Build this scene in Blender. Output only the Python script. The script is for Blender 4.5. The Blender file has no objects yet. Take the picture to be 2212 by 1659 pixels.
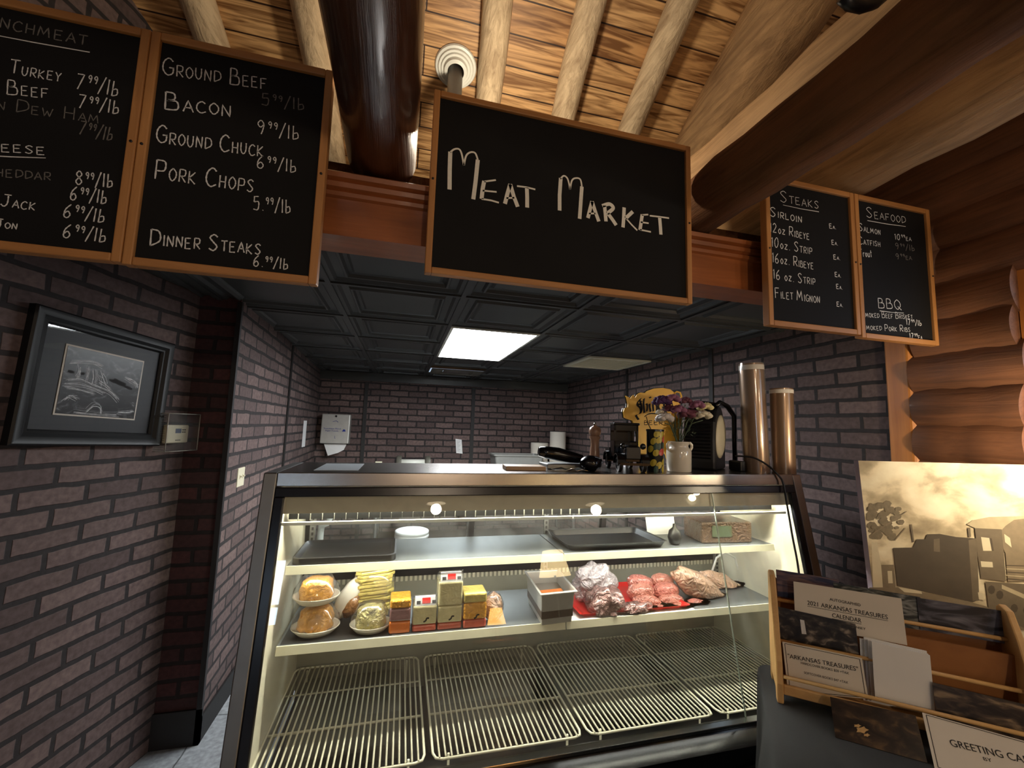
import bpy, bmesh, math, random
from mathutils import Vector as V, Matrix
random.seed(7)
PI = math.pi
scn = bpy.context.scene
C = scn.collection

# ------------------------------------------------------------------ camera
EYE = V((0, 0, 1.56))
FPX = 908.53                                     # focal length in pixels of the 2212 x 1659 frame
yaw, pit, rol = (math.radians(a) for a in (14.323, 5.930, 1.8235))
fw = V((math.sin(yaw)*math.cos(pit), math.cos(yaw)*math.cos(pit), math.sin(pit)))
r0 = V((math.cos(yaw), -math.sin(yaw), 0)); u0 = r0.cross(fw)
rt = r0*math.cos(rol) + u0*math.sin(rol)
up = -r0*math.sin(rol) + u0*math.cos(rol)
cam = bpy.data.cameras.new('camera'); camo = bpy.data.objects.new('camera', cam); C.objects.link(camo)
cam.sensor_width = 36; cam.lens = 36*FPX/2212; cam.clip_start = .02; cam.clip_end = 60
camo.matrix_world = Matrix(((rt.x, up.x, -fw.x, EYE.x), (rt.y, up.y, -fw.y, EYE.y), (rt.z, up.z, -fw.z, EYE.z), (0, 0, 0, 1)))
scn.camera = camo
scn.view_settings.view_transform = 'Standard'; scn.view_settings.look = 'None'
scn.view_settings.gamma = 1; scn.view_settings.use_curve_mapping = False
scn.view_settings.exposure = 0.5
w = bpy.data.worlds.new('world'); scn.world = w; w.use_nodes = True
w.node_tree.nodes['Background'].inputs[0].default_value = (.5, .62, .8, 1)
w.node_tree.nodes['Background'].inputs[1].default_value = .6
try:
    scn.cycles.max_bounces = 7; scn.cycles.transparent_max_bounces = 24; scn.cycles.sample_clamp_indirect = 4
    scn.cycles.use_denoising = True
except Exception: pass

def ray(px, py):
    return rt*((px-1106)/FPX) - up*((py-829.5)/FPX) + fw
def at(px, py, ax, val):
    d = ray(px, py); i = 'XYZ'.index(ax)
    return EYE + d*((val-EYE[i])/d[i])
def hit(px, py, p0, n):
    d = ray(px, py); return EYE + d*(n.dot(p0-EYE)/n.dot(d))

def lamp(name, kind, loc, power, col, size=.05, rot=None, spot=None, size_y=None):
    l = bpy.data.lights.new(name, kind); l.energy = power; l.color = col
    if kind == 'AREA':
        l.size = size
        if size_y: l.shape = 'RECTANGLE'; l.size_y = size_y
    else: l.shadow_soft_size = size
    if spot: l.spot_size = math.radians(spot); l.spot_blend = .6
    o = bpy.data.objects.new(name, l); C.objects.link(o); o.location = loc
    if rot is not None: o.rotation_euler = V(rot).to_track_quat('-Z', 'Y').to_euler()
    return o
WARM = (1, .66, .36); SOFT = (1, .8, .58); COOL = (.86, .93, 1)
# strengths of what shines in the place
P_PANEL = 26.0; P_TUBE = 88.0; P_WINDOW = 2.0
lamp('roof_uplight', 'POINT', (.36, 1.66, 2.60), 17, (1, .86, .66), .06)       # lamp on top of the header, behind the sign
lamp('roof_uplight', 'POINT', (-1.5, 1.7, 2.62), 5, (1, .84, .62), .06)
lamp('picture_spot', 'SPOT', (1.97, .68, 1.53), 11, (1, .82, .56), .02, rot=(.16, .40, -.05), spot=140)
lamp('hall_downlight', 'POINT', (.5, -2.7, 2.15), 40, (1, .78, .56), .07)
lamp('hall_downlight', 'POINT', (2.6, -2.2, 2.0), 14, (1, .78, .56), .07)
lamp('hall_downlight', 'POINT', (1.5, -.25, 2.2), 4.5, (1, .78, .54), .05)
lamp('hall_downlight', 'POINT', (-1.3, -1.6, 2.9), 3, (1, .78, .56), .07)

# ------------------------------------------------------------------ materials
MATS = {}
def nodes(name):
    m = bpy.data.materials.new(name); m.use_nodes = True; MATS[name] = m
    nt = m.node_tree; return m, nt, nt.nodes['Principled BSDF'], nt.nodes, nt.links
def rgb(r, g=None, b=None):                       # sRGB 0-255 to linear
    f = lambda c: (c/255/12.92) if c/255 <= .04045 else ((c/255+.055)/1.055)**2.4
    if g is None: return tuple(f(c) for c in r)
    return (f(r), f(g), f(b))
def c4(c): return (c[0], c[1], c[2], 1)
def mat(name, col, rough=.5, metal=0, vary=.12, scale=18, bump=0, bscale=60, coat=0, emit=0, trans=0, stretch=(1, 1, 1), spec=.5):
    m, nt, p, N, L = nodes(name)
    p.inputs['Roughness'].default_value = rough; p.inputs['Metallic'].default_value = metal
    p.inputs['Coat Weight'].default_value = coat; p.inputs['Specular IOR Level'].default_value = spec
    p.inputs['Transmission Weight'].default_value = trans
    tc = N.new('ShaderNodeTexCoord'); mp = N.new('ShaderNodeMapping'); mp.inputs['Scale'].default_value = stretch
    L.new(tc.outputs['Object'], mp.inputs['Vector'])
    nz = N.new('ShaderNodeTexNoise'); nz.inputs['Scale'].default_value = scale; nz.inputs['Detail'].default_value = 5
    L.new(mp.outputs[0], nz.inputs['Vector'])
    mx = N.new('ShaderNodeMix'); mx.data_type = 'RGBA'
    mx.inputs['A'].default_value = c4([max(0, c*(1-vary)) for c in col]); mx.inputs['B'].default_value = c4([min(1, c*(1+vary)) for c in col])
    L.new(nz.outputs['Fac'], mx.inputs['Factor']); L.new(mx.outputs['Result'], p.inputs['Base Color'])
    if bump:
        n2 = N.new('ShaderNodeTexNoise'); n2.inputs['Scale'].default_value = bscale; n2.inputs['Detail'].default_value = 4
        L.new(mp.outputs[0], n2.inputs['Vector'])
        b = N.new('ShaderNodeBump'); b.inputs['Strength'].default_value = bump; b.inputs['Distance'].default_value = .01
        L.new(n2.outputs['Fac'], b.inputs['Height']); L.new(b.outputs[0], p.inputs['Normal'])
    if emit:
        p.inputs['Emission Color'].default_value = c4(col); p.inputs['Emission Strength'].default_value = emit
    return m
def wood(name, dark, light, axis='X', grain=26, rough=.45, coat=0, knots=.5, bump=.15, contrast=1.0, coord='Object'):
    m, nt, p, N, L = nodes(name)
    p.inputs['Roughness'].default_value = rough; p.inputs['Coat Weight'].default_value = coat; p.inputs['Coat Roughness'].default_value = .12
    tc = N.new('ShaderNodeTexCoord'); mp = N.new('ShaderNodeMapping')
    s = {'X': (.07, 1, 1), 'Y': (1, .07, 1), 'Z': (1, 1, .07)}[axis]
    mp.inputs['Scale'].default_value = s; L.new(tc.outputs[coord], mp.inputs['Vector'])
    n1 = N.new('ShaderNodeTexNoise'); n1.inputs['Scale'].default_value = grain; n1.inputs['Detail'].default_value = 8; n1.inputs['Roughness'].default_value = .65; n1.inputs['Distortion'].default_value = .6
    L.new(mp.outputs[0], n1.inputs['Vector'])
    n2 = N.new('ShaderNodeTexNoise'); n2.inputs['Scale'].default_value = 3.2; n2.inputs['Detail'].default_value = 3
    L.new(tc.outputs[coord], n2.inputs['Vector'])
    ad = N.new('ShaderNodeMath'); ad.operation = 'MULTIPLY_ADD'; ad.inputs[1].default_value = knots; L.new(n2.outputs['Fac'], ad.inputs[0]); L.new(n1.outputs['Fac'], ad.inputs[2])
    cr = N.new('ShaderNodeValToRGB'); cr.color_ramp.elements[0].position = .5+knots*.25-.24/contrast; cr.color_ramp.elements[1].position = .5+knots*.5-.0+.2/contrast
    cr.color_ramp.elements[0].color = c4(dark); cr.color_ramp.elements[1].color = c4(light)
    L.new(ad.outputs[0], cr.inputs['Fac']); L.new(cr.outputs['Color'], p.inputs['Base Color'])
    b = N.new('ShaderNodeBump'); b.inputs['Strength'].default_value = bump; b.inputs['Distance'].default_value = .01
    L.new(n1.outputs['Fac'], b.inputs['Height']); L.new(b.outputs[0], p.inputs['Normal'])
    return m
def brick(name, c1, c2, mortar, bw=.232, rh=.0765, ms=.011, rough=.85, grain=False, offs=.5, bump=.6, c3=None):
    m, nt, p, N, L = nodes(name)
    p.inputs['Roughness'].default_value = rough
    tc = N.new('ShaderNodeTexCoord')
    b = N.new('ShaderNodeTexBrick'); b.inputs['Scale'].default_value = 1; b.inputs['Brick Width'].default_value = bw; b.inputs['Row Height'].default_value = rh
    b.inputs['Mortar Size'].default_value = ms; b.inputs['Mortar Smooth'].default_value = .3; b.offset = offs
    b.inputs['Color1'].default_value = c4(c1); b.inputs['Color2'].default_value = c4(c2); b.inputs['Mortar'].default_value = c4(mortar)
    vec = tc.outputs['UV']
    nd = N.new('ShaderNodeTexNoise'); nd.inputs['Scale'].default_value = 9 if not grain else 2
    L.new(vec, nd.inputs['Vector'])
    va = N.new('ShaderNodeVectorMath'); va.operation = 'MULTIPLY_ADD'; va.inputs[1].default_value = (.014, .014, 0) if not grain else (.004, .004, 0)
    L.new(nd.outputs['Color'], va.inputs[0]); L.new(vec, va.inputs[2]); L.new(va.outputs[0], b.inputs['Vector'])
    nz = N.new('ShaderNodeTexNoise'); nz.inputs['Detail'].default_value = 8
    mp = N.new('ShaderNodeMapping'); L.new(vec, mp.inputs['Vector'])
    if grain:
        mp.inputs['Scale'].default_value = (.9, 11, 1); nz.inputs['Scale'].default_value = 2.2; nz.inputs['Distortion'].default_value = 2.2; nz.inputs['Roughness'].default_value = .5; nz.inputs['Detail'].default_value = 4
    else:
        nz.inputs['Scale'].default_value = 45
    L.new(mp.outputs[0], nz.inputs['Vector'])
    cr = N.new('ShaderNodeValToRGB'); e = cr.color_ramp.elements
    e[0].position = .36 if grain else .3; e[1].position = .62 if grain else .7
    lo, hi = ((.34, .26, .19), (1.12, 1.12, 1.12)) if grain else ((.72, .7, .7), (1.25, 1.25, 1.25))
    e[0].color = c4(lo); e[1].color = c4(hi)
    L.new(nz.outputs['Fac'], cr.inputs['Fac'])
    mx = N.new('ShaderNodeMix'); mx.data_type = 'RGBA'; mx.blend_type = 'MULTIPLY'; mx.inputs['Factor'].default_value = 1
    L.new(b.outputs['Color'], mx.inputs['A']); L.new(cr.outputs['Color'], mx.inputs['B']); L.new(mx.outputs['Result'], p.inputs['Base Color'])
    iv = N.new('ShaderNodeMath'); iv.operation = 'MULTIPLY_ADD'; iv.inputs[1].default_value = -1; L.new(b.outputs['Fac'], iv.inputs[0]); 
    sc = N.new('ShaderNodeMath'); sc.operation = 'MULTIPLY'; sc.inputs[1].default_value = .25; L.new(nz.outputs['Fac'], sc.inputs[0]); L.new(sc.outputs[0], iv.inputs[2])
    bp = N.new('ShaderNodeBump'); bp.inputs['Strength'].default_value = bump; bp.inputs['Distance'].default_value = .006
    L.new(iv.outputs[0], bp.inputs['Height']); L.new(bp.outputs[0], p.inputs['Normal'])
    return m
def glassy(name, tint=(1, 1, 1), ior=1.5, rough=0.0, haze=0.0, hazecol=(.8, .8, .8), boost=1.0):
    """thin pane or film: clear, with real fresnel reflection and a little surface haze"""
    m, nt, p, N, L = nodes(name); N.remove(p)
    out = N['Material Output']
    tr = N.new('ShaderNodeBsdfTransparent'); tr.inputs[0].default_value = c4(tint)
    gl = N.new('ShaderNodeBsdfGlossy'); gl.inputs['Roughness'].default_value = rough
    geo = N.new('ShaderNodeNewGeometry'); dt = N.new('ShaderNodeVectorMath'); dt.operation = 'DOT_PRODUCT'
    L.new(geo.outputs['Normal'], dt.inputs[0]); L.new(geo.outputs['Incoming'], dt.inputs[1])
    def mth(op, a, b=None):
        q = N.new('ShaderNodeMath'); q.operation = op
        L.new(a, q.inputs[0]) if not isinstance(a, (int, float)) else setattr(q.inputs[0], 'default_value', a)
        if b is not None: L.new(b, q.inputs[1]) if not isinstance(b, (int, float)) else setattr(q.inputs[1], 'default_value', b)
        return q.outputs[0]
    f0 = ((ior-1)/(ior+1))**2*boost
    pw5 = mth('POWER', mth('SUBTRACT', 1.0, mth('ABSOLUTE', dt.outputs['Value'])), 5.0)
    mu = N.new('ShaderNodeMath'); mu.operation = 'ADD'; mu.use_clamp = True; mu.inputs[1].default_value = f0; L.new(mth('MULTIPLY', pw5, (1-f0)*min(1, boost)), mu.inputs[0])
    mx = N.new('ShaderNodeMixShader'); L.new(mu.outputs[0], mx.inputs[0]); L.new(tr.outputs[0], mx.inputs[1]); L.new(gl.outputs[0], mx.inputs[2])
    last = mx
    if haze:
        df = N.new('ShaderNodeBsdfDiffuse'); df.inputs[0].default_value = c4(hazecol)
        nz = N.new('ShaderNodeTexNoise'); nz.inputs['Scale'].default_value = 4; nz.inputs['Detail'].default_value = 6; nz.inputs['Distortion'].default_value = 1.2
        tc = N.new('ShaderNodeTexCoord'); L.new(tc.outputs['Object'], nz.inputs['Vector'])
        mr = N.new('ShaderNodeMapRange'); mr.inputs['From Min'].default_value = .35; mr.inputs['From Max'].default_value = .75; mr.inputs['To Max'].default_value = haze
        L.new(nz.outputs['Fac'], mr.inputs['Value'])
        m2 = N.new('ShaderNodeMixShader'); L.new(mr.outputs[0], m2.inputs[0]); L.new(mx.outputs[0], m2.inputs[1]); L.new(df.outputs[0], m2.inputs[2]); last = m2
    L.new(last.outputs[0], out.inputs[0])
    return m
def emitter(name, col, s):
    m, nt, p, N, L = nodes(name); N.remove(p)
    e = N.new('ShaderNodeEmission'); e.inputs[0].default_value = c4(col); e.inputs[1].default_value = s
    L.new(e.outputs[0], N['Material Output'].inputs[0]); return m
def scenic(name, stops, scale=5, seed=0, stretch=(1, 1, 1), rough=.35, dist=1.5, detail=8, coat=0):
    """printed photograph: a noise landscape through a colour ramp"""
    m, nt, p, N, L = nodes(name); p.inputs['Roughness'].default_value = rough; p.inputs['Coat Weight'].default_value = coat
    tc = N.new('ShaderNodeTexCoord'); mp = N.new('ShaderNodeMapping'); mp.inputs['Location'].default_value = (seed, seed*1.7, 0); mp.inputs['Scale'].default_value = stretch
    L.new(tc.outputs['UV'], mp.inputs['Vector'])
    nz = N.new('ShaderNodeTexNoise'); nz.inputs['Scale'].default_value = scale; nz.inputs['Detail'].default_value = detail; nz.inputs['Distortion'].default_value = dist
    L.new(mp.outputs[0], nz.inputs['Vector'])
    cr = N.new('ShaderNodeValToRGB'); el = cr.color_ramp.elements
    while len(el) < len(stops): el.new(.5)
    for e, (t, c) in zip(el, stops): e.position = t; e.color = c4(c)
    L.new(nz.outputs['Fac'], cr.inputs['Fac']); L.new(cr.outputs['Color'], p.inputs['Base Color'])
    return m

M_brick = brick('mauve_brick', rgb(116, 97, 93), rgb(84, 69, 67), rgb(46, 41, 41))
M_planks = brick('pine_planks', rgb(214, 170, 116), rgb(192, 144, 92), rgb(60, 36, 18), bw=2.6, rh=.135, ms=.004, rough=.55, grain=True, offs=.37, bump=.35)
M_floor = brick('pale_floor_tile', rgb(168, 172, 174), rgb(150, 155, 158), rgb(90, 92, 92), bw=.45, rh=.45, ms=.004, rough=.4, offs=0, bump=.1)
M_trimblack = mat('black_trim', rgb(30, 28, 28), .6)
M_ceil = mat('black_ceiling_tile', rgb(58, 60, 60), .38, vary=.2, scale=5)
M_darklog = wood('varnished_dark_log', rgb(30, 16, 10), rgb(92, 50, 28), 'Y', 10, rough=.3, coat=.6, knots=.8, bump=.7)
M_bigdark = wood('dark_tie_log', rgb(44, 26, 16), rgb(122, 82, 52), 'Y', 34, rough=.85, coat=0, knots=.7, bump=.7); M_bigdark.node_tree.nodes['Principled BSDF'].inputs['Specular IOR Level'].default_value = .2
M_palelog = wood('weathered_pale_log', rgb(92, 62, 36), rgb(188, 148, 102), 'Y', 36, rough=.75, knots=.8, bump=1)
M_brickdark = brick('shaded_red_brick', rgb(72, 40, 40), rgb(54, 32, 32), rgb(30, 22, 22))  # shade of the short return wall put into the brick colour
M_pole = wood('peeled_pole', rgb(118, 86, 54), rgb(222, 196, 158), 'Y', 44, rough=.75, knots=.7, bump=.9)
M_logwall = wood('red_brown_wall_log', rgb(56, 34, 23), rgb(128, 84, 56), 'Y', 34, rough=.55, coat=.05, knots=.7, bump=.5)
M_beam = wood('red_pine_beam', rgb(98, 52, 26), rgb(186, 110, 60), 'X', 12, rough=.38, coat=.3, knots=.6)
M_frame = wood('oak_frame', rgb(150, 96, 50), rgb(206, 146, 84), 'X', 18, rough=.5, knots=.3)
M_post = wood('orange_pine_post', rgb(150, 84, 36), rgb(220, 146, 72), 'Z', 12, rough=.45, knots=.4)
M_rack = wood('beech_rack', rgb(176, 130, 78), rgb(222, 180, 120), 'X', 10, rough=.5, knots=.3, contrast=.8)
M_rackback = wood('brown_rack_board', rgb(120, 74, 36), rgb(166, 110, 58), 'X', 10, rough=.5, knots=.4, contrast=.8)
M_board = mat('chalkboard_black', rgb(26, 25, 25), .75, vary=.25, scale=6, spec=.2)
M_chalk = mat('chalk_white', rgb(238, 234, 226), .9, vary=.3, scale=220)
M_faint = mat('rubbed_chalk', rgb(120, 116, 110), .9, vary=.5, scale=120)
M_paint = mat('cream_paint', rgb(250, 242, 226), .7, vary=.1, scale=120)
M_steel = mat('brushed_stainless', rgb(170, 164, 158), .26, 1, vary=.15, scale=30, stretch=(.1, 1, 12), bump=.02, bscale=300)
M_steelr = mat('dull_stainless', rgb(150, 150, 148), .42, 1, vary=.15, scale=14)
M_chrome = mat('chrome', rgb(205, 205, 200), .18, 1)
M_black = mat('gloss_black', rgb(14, 14, 16), .18, vary=.1)
M_navy = mat('blue_black_gasket', rgb(16, 17, 26), .25)
M_satin = mat('satin_black_plastic', rgb(24, 24, 26), .4, vary=.15)
M_cream = mat('cream_enamel', rgb(214, 208, 184), .4, vary=.06, scale=4)
M_white = mat('white_enamel', rgb(226, 226, 216), .4, vary=.05)
M_wire = mat('white_coated_wire', rgb(226, 222, 196), .45, vary=.05)
M_shelf = mat('grey_shelf_steel', rgb(120, 124, 126), .35, .6, vary=.2, scale=8)
M_lip = mat('cream_shelf_edge', rgb(222, 218, 190), .4, vary=.06)
M_bin = mat('dark_bin', rgb(26, 26, 25), .5, vary=.3)
M_pan = mat('grey_galvanised', rgb(104, 102, 92), .5, .3, vary=.2, scale=6)
M_glass = glassy('case_glass', (.97, .98, .97), 1.5, 0, haze=.10, hazecol=(.62, .62, .56), boost=1.25)
M_reardoor = glassy('rear_door_glass', (.85, .9, .9), 1.5, 0, haze=.12)
M_film = glassy('cling_film', (.95, .95, .95), 1.6, .12, haze=.12, boost=1.6)
M_clear = glassy('clear_plastic', (.9, .9, .88), 1.5, .05, haze=.10, boost=1.3)
M_picglass = glassy('picture_glass', (.96, .96, .96), 1.45, .02)
M_paper = mat('white_paper', rgb(222, 214, 202), .8, vary=.04)
M_bright = mat('bright_white_paper', rgb(236, 236, 236), .7, vary=.03)
M_ink = mat('black_ink', rgb(34, 32, 32), .8)
M_blue = mat('blue_ink', rgb(40, 60, 150), .6)
M_plastic = mat('ivory_plastic', rgb(224, 216, 190), .4, vary=.04)
M_cloth = mat('charcoal_tablecloth', rgb(48, 49, 53), .95, vary=.15, scale=9, bump=.15, bscale=500)
M_panelight = emitter('diffuser_glow', (.93, .97, 1), P_PANEL)
M_tube = emitter('tube_glow', (1, .97, .82), P_TUBE)
M_strip = emitter('shelf_lamp_glow', (1, .98, .92), 34); M_strip2 = emitter('low_shelf_fill_glow', (1, .98, .9), 5)
M_day = emitter('daylight_pane', (.62, .78, 1), P_WINDOW)
M_day2 = emitter('bright_daylight_pane', (.62, .8, 1), 9)
M_bulb = emitter('bulb_glow', (1, .8, .5), 40)

# ------------------------------------------------------------------ object helpers
def tag(o, label=None, cat=None, group=None, kind=None):
    if label: o['label'] = label
    if cat: o['category'] = cat
    if group: o['group'] = group
    if kind: o['kind'] = kind
    return o
def thing(name, loc, label, cat, group=None, rz=0):
    o = bpy.data.objects.new(name, None); C.objects.link(o); o.location = loc; o.rotation_euler = (0, 0, rz)
    o.empty_display_size = .05
    return tag(o, label, cat, group)
def wm(o):
    m = Matrix.Translation(o.location) @ o.rotation_euler.to_matrix().to_4x4()
    return (wm(o.parent) @ m) if o.parent else m
def obj(name, bm, m, parent=None, smooth=None, bevel=0, label=None):
    """one mesh object; the bmesh is in world coordinates (m: a material or a list of them)"""
    me = bpy.data.meshes.new(name)
    bmesh.ops.recalc_face_normals(bm, faces=bm.faces[:])
    bm.to_mesh(me); bm.free()
    o = bpy.data.objects.new(name, me); C.objects.link(o)
    if parent:
        o.parent = parent; me.transform(wm(parent).inverted())
    for q in (m if isinstance(m, (list, tuple)) else [m]): me.materials.append(q)
    if smooth is not None:
        me.shade_smooth() if smooth >= 180 else me.set_sharp_from_angle(angle=math.radians(smooth))
    if bevel:
        b = o.modifiers.new('bevel', 'BEVEL'); b.width = bevel; b.segments = 2; b.limit_method = 'ANGLE'; b.angle_limit = math.radians(50)
    if label: o['label'] = label
    return o
def struct(name, bm, m, parent=None, **k):
    o = obj(name, bm, m, parent, **k)
    if not parent: o['kind'] = 'structure'
    return o
def B(): return bmesh.new()
def box(bm, a, b, mi=0):
    x0, y0, z0 = (min(p, q) for p, q in zip(a, b)); x1, y1, z1 = (max(p, q) for p, q in zip(a, b))
    vs = [bm.verts.new(p) for p in ((x0,y0,z0),(x1,y0,z0),(x1,y1,z0),(x0,y1,z0),(x0,y0,z1),(x1,y0,z1),(x1,y1,z1),(x0,y1,z1))]
    for f in ((0,3,2,1),(4,5,6,7),(0,1,5,4),(1,2,6,5),(2,3,7,6),(3,0,4,7)):
        bm.faces.new([vs[i] for i in f]).material_index = mi
    return bm
def obox(bm, o, ax, ay, az, mi=0):
    """box from a corner and three edge vectors"""
    o = V(o); ax = V(ax); ay = V(ay); az = V(az)
    vs = [bm.verts.new(p) for p in (o, o+ax, o+ax+ay, o+ay, o+az, o+ax+az, o+ax+ay+az, o+ay+az)]
    for f in ((0,3,2,1),(4,5,6,7),(0,1,5,4),(1,2,6,5),(2,3,7,6),(3,0,4,7)):
        bm.faces.new([vs[i] for i in f]).material_index = mi
    return bm
def prism(bm, pts, vec, mi=0):
    """closed polygon pushed along a vector"""
    vec = V(vec); a = [bm.verts.new(p) for p in pts]; b = [bm.verts.new(V(p)+vec) for p in pts]; n = len(a)
    bm.faces.new(a).material_index = mi; bm.faces.new(b[::-1]).material_index = mi
    for i in range(n): bm.faces.new((a[i], b[i], b[(i+1) % n], a[(i+1) % n])).material_index = mi
    return bm
def tube(bm, pts, r, n=10, cap=True, mi=0):
    pts = [V(p) for p in pts]; rs = r if isinstance(r, (list, tuple)) else [r]*len(pts)
    t = (pts[1]-pts[0]).normalized(); a = t.orthogonal().normalized(); prev = None; rings = []
    for i, p in enumerate(pts):
        t2 = (pts[min(i+1, len(pts)-1)]-pts[max(i-1, 0)]).normalized()
        a = (a-t2*a.dot(t2)).normalized(); b = t2.cross(a)
        rings.append([bm.verts.new(p+(a*math.cos(2*PI*k/n)+b*math.sin(2*PI*k/n))*rs[i]) for k in range(n)])
    for q, s in zip(rings, rings[1:]):
        for k in range(n):
            f = bm.faces.new((q[k], q[(k+1) % n], s[(k+1) % n], s[k])); f.material_index = mi; f.smooth = True
    if cap:
        bm.faces.new(rings[0][::-1]).material_index = mi; bm.faces.new(rings[-1]).material_index = mi
    return bm
def lathe(bm, prof, c, n=28, axis=(0, 0, 1), mi=0, sx=1, sy=1):
    """profile of (radius, height) spun round an axis through c"""
    q = V((0, 0, 1)).rotation_difference(V(axis).normalized()); c = V(c); rings = []
    for r, z in prof:
        if r < 1e-5: rings.append([bm.verts.new(c+q @ V((0, 0, z)))])
        else: rings.append([bm.verts.new(c+q @ V((r*sx*math.cos(2*PI*k/n), r*sy*math.sin(2*PI*k/n), z))) for k in range(n)])
    for a, b in zip(rings, rings[1:]):
        for k in range(n):
            k2 = (k+1) % n
            if len(a) == 1 and len(b) == 1: continue
            if len(a) == 1: f = bm.faces.new((a[0], b[k2], b[k]))
            elif len(b) == 1: f = bm.faces.new((a[k], a[k2], b[0]))
            else: f = bm.faces.new((a[k], a[k2], b[k2], b[k]))
            f.material_index = mi; f.smooth = True
    return bm
def quad(bm, pts, uv=None, mi=0):
    f = bm.faces.new([bm.verts.new(p) for p in pts]); f.material_index = mi
    if uv:
        l = bm.loops.layers.uv.verify()
        for lo, t in zip(f.loops, uv): lo[l].uv = t
    return f
def slab(bm, pts, thick, n, uv=True, mi=0):
    """a flat card: front quad TL,TR,BR,BL with its own thickness pushed back along -n"""
    f = quad(bm, pts, [(0, 1), (1, 1), (1, 0), (0, 0)], mi)
    back = [bm.verts.new(V(p)-n*thick) for p in pts]; v = list(f.verts)
    bm.faces.new(back[::-1]).material_index = mi
    for i in range(4): bm.faces.new((v[i], back[i], back[(i+1) % 4], v[(i+1) % 4])).material_index = mi
    return bm
def blob(bm, c, r, seed=0, amp=.12, freq=3.0, sub=3, mi=0, rot=None):
    """a lumpy closed solid"""
    from mathutils import noise
    r = V(r) if not isinstance(r, (int, float)) else V((r, r, r)); c = V(c)
    res = bmesh.ops.create_icosphere(bm, subdivisions=sub, radius=1)
    for v in res['verts']:
        d = v.co.normalized(); k = 1+amp*noise.noise(d*freq+V((seed*3.1, seed*1.3, seed)))*1.6
        p = V((d.x*r.x*k, d.y*r.y*k, d.z*r.z*k))
        if rot: p = rot @ p
        v.co = c+p
    for f in bm.faces: f.smooth = True
    return bm
def wall_quad(bm, p, q, z0, z1, mi=0):
    L = (V(q)-V(p)).length
    quad(bm, [(p[0], p[1], z0), (q[0], q[1], z0), (q[0], q[1], z1), (p[0], p[1], z1)], [(0, z0), (L, z0), (L, z1), (0, z1)], mi)
def copy_tree(o, parent=None, **props):
    c = o.copy(); C.objects.link(c)
    if parent: c.parent = parent
    for k, v in props.items(): c[k] = v
    for ch in o.children: copy_tree(ch, c)
    return c

# ------------------------------------------------------------------ the room
CEIL = 2.18; WX = 2.16; YH = 1.31
def rz(y): return 3.256-.357*(y-2.13)                 # underside of the sloping roof
bm = B(); quad(bm, [(-4, -5.2, 0), (6.4, -5.2, 0), (6.4, 6, 0), (-4, 6, 0)], [(-4, -5.2), (6.4, -5.2), (6.4, 6), (-4, 6)]); struct('floor', bm, M_floor)
bm = B()
PW0 = V((-1.06, 2.50, 0)); PWd = V((.287, 1, 0)).normalized(); PWn = V((PWd.y, -PWd.x, 0))
wall_quad(bm, PW0-PWd*8, PW0, 0, 4.6); struct('wall_left', bm, M_brick)
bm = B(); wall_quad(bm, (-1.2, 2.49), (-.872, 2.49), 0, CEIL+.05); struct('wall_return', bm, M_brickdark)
bm = B(); wall_quad(bm, (-.872, 2.49), (-1.0, 5.5), 0, CEIL+.05); struct('wall_alcove_left', bm, M_brick)
bm = B(); wall_quad(bm, (-1.1, 5.5), (2.3, 5.5), 0, CEIL+.05); struct('wall_back', bm, M_brick)
bm = B(); wall_quad(bm, (2.2, 5.5), (WX, 1.35), 0, 2.6); struct('wall_alcove_right', bm, M_brick)
bm = B(); wall_quad(bm, (6.3, -5.1), (-3.6, -5.1), 0, 5.5); wall_quad(bm, (6.2, -.32), (6.2, -5.1), 0, 5.5); wall_quad(bm, (WX+.16, -.32), (6.2, -.32), 0, 4.6)
struct('wall_front', bm, mat('dim_plaster', rgb(120, 96, 74), .9))
bm = B(); quad(bm, [(-4, -5.2, rz(-5.2)), (6.4, -5.2, rz(-5.2)), (6.4, 5.0, rz(5)), (-4, 5.0, rz(5))], [(-4, -5.5), (6.4, -5.5), (6.4, 5.35), (-4, 5.35)])
struct('ceiling', bm, M_planks)

# coffered black ceiling of the alcove
bm = B()
xs = [-2.19+.61*k for k in range(8)]+[2.3]; ys = [1.45, 1.99, 2.6, 3.21, 3.82, 4.43, 5.04, 5.5]
HOLES = {(4, 2), (4, 3), (6, 3), (4, 5)}
def ringq(bm, a, b):
    for i in range(4): bm.faces.new((a[i], a[(i+1) % 4], b[(i+1) % 4], b[i]))
for i in range(len(xs)-1):
    for j in range(len(ys)-1):
        x0, x1, y0, y1 = xs[i], xs[i+1], ys[j], ys[j+1]
        prof = [(0, 0), (.011, 0), (.011, .008), (.03, .008), (.042, .022), (.075, .022), (.083, .008), (.092, .008), (.10, .022), (.112, .03), (.125, .022)]
        if min(x1-x0, y1-y0) < .3: prof = [(0, 0), (.011, 0), (.011, .008)]
        if (i, j) in HOLES: prof = [(0, 0), (.011, 0)] 
        prev = None
        for d, z in prof:
            cur = [bm.verts.new(p) for p in ((x0+d, y0+d, CEIL+z), (x1-d, y0+d, CEIL+z), (x1-d, y1-d, CEIL+z), (x0+d, y1-d, CEIL+z))]
            if prev: ringq(bm, prev, cur)
            prev = cur
        if (i, j) not in HOLES: bm.faces.new(prev)
box(bm, (-2.19, 1.45, CEIL+.12), (2.3, 5.5, CEIL+.13))
struct('ceiling_alcove', bm, M_ceil)
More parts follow.
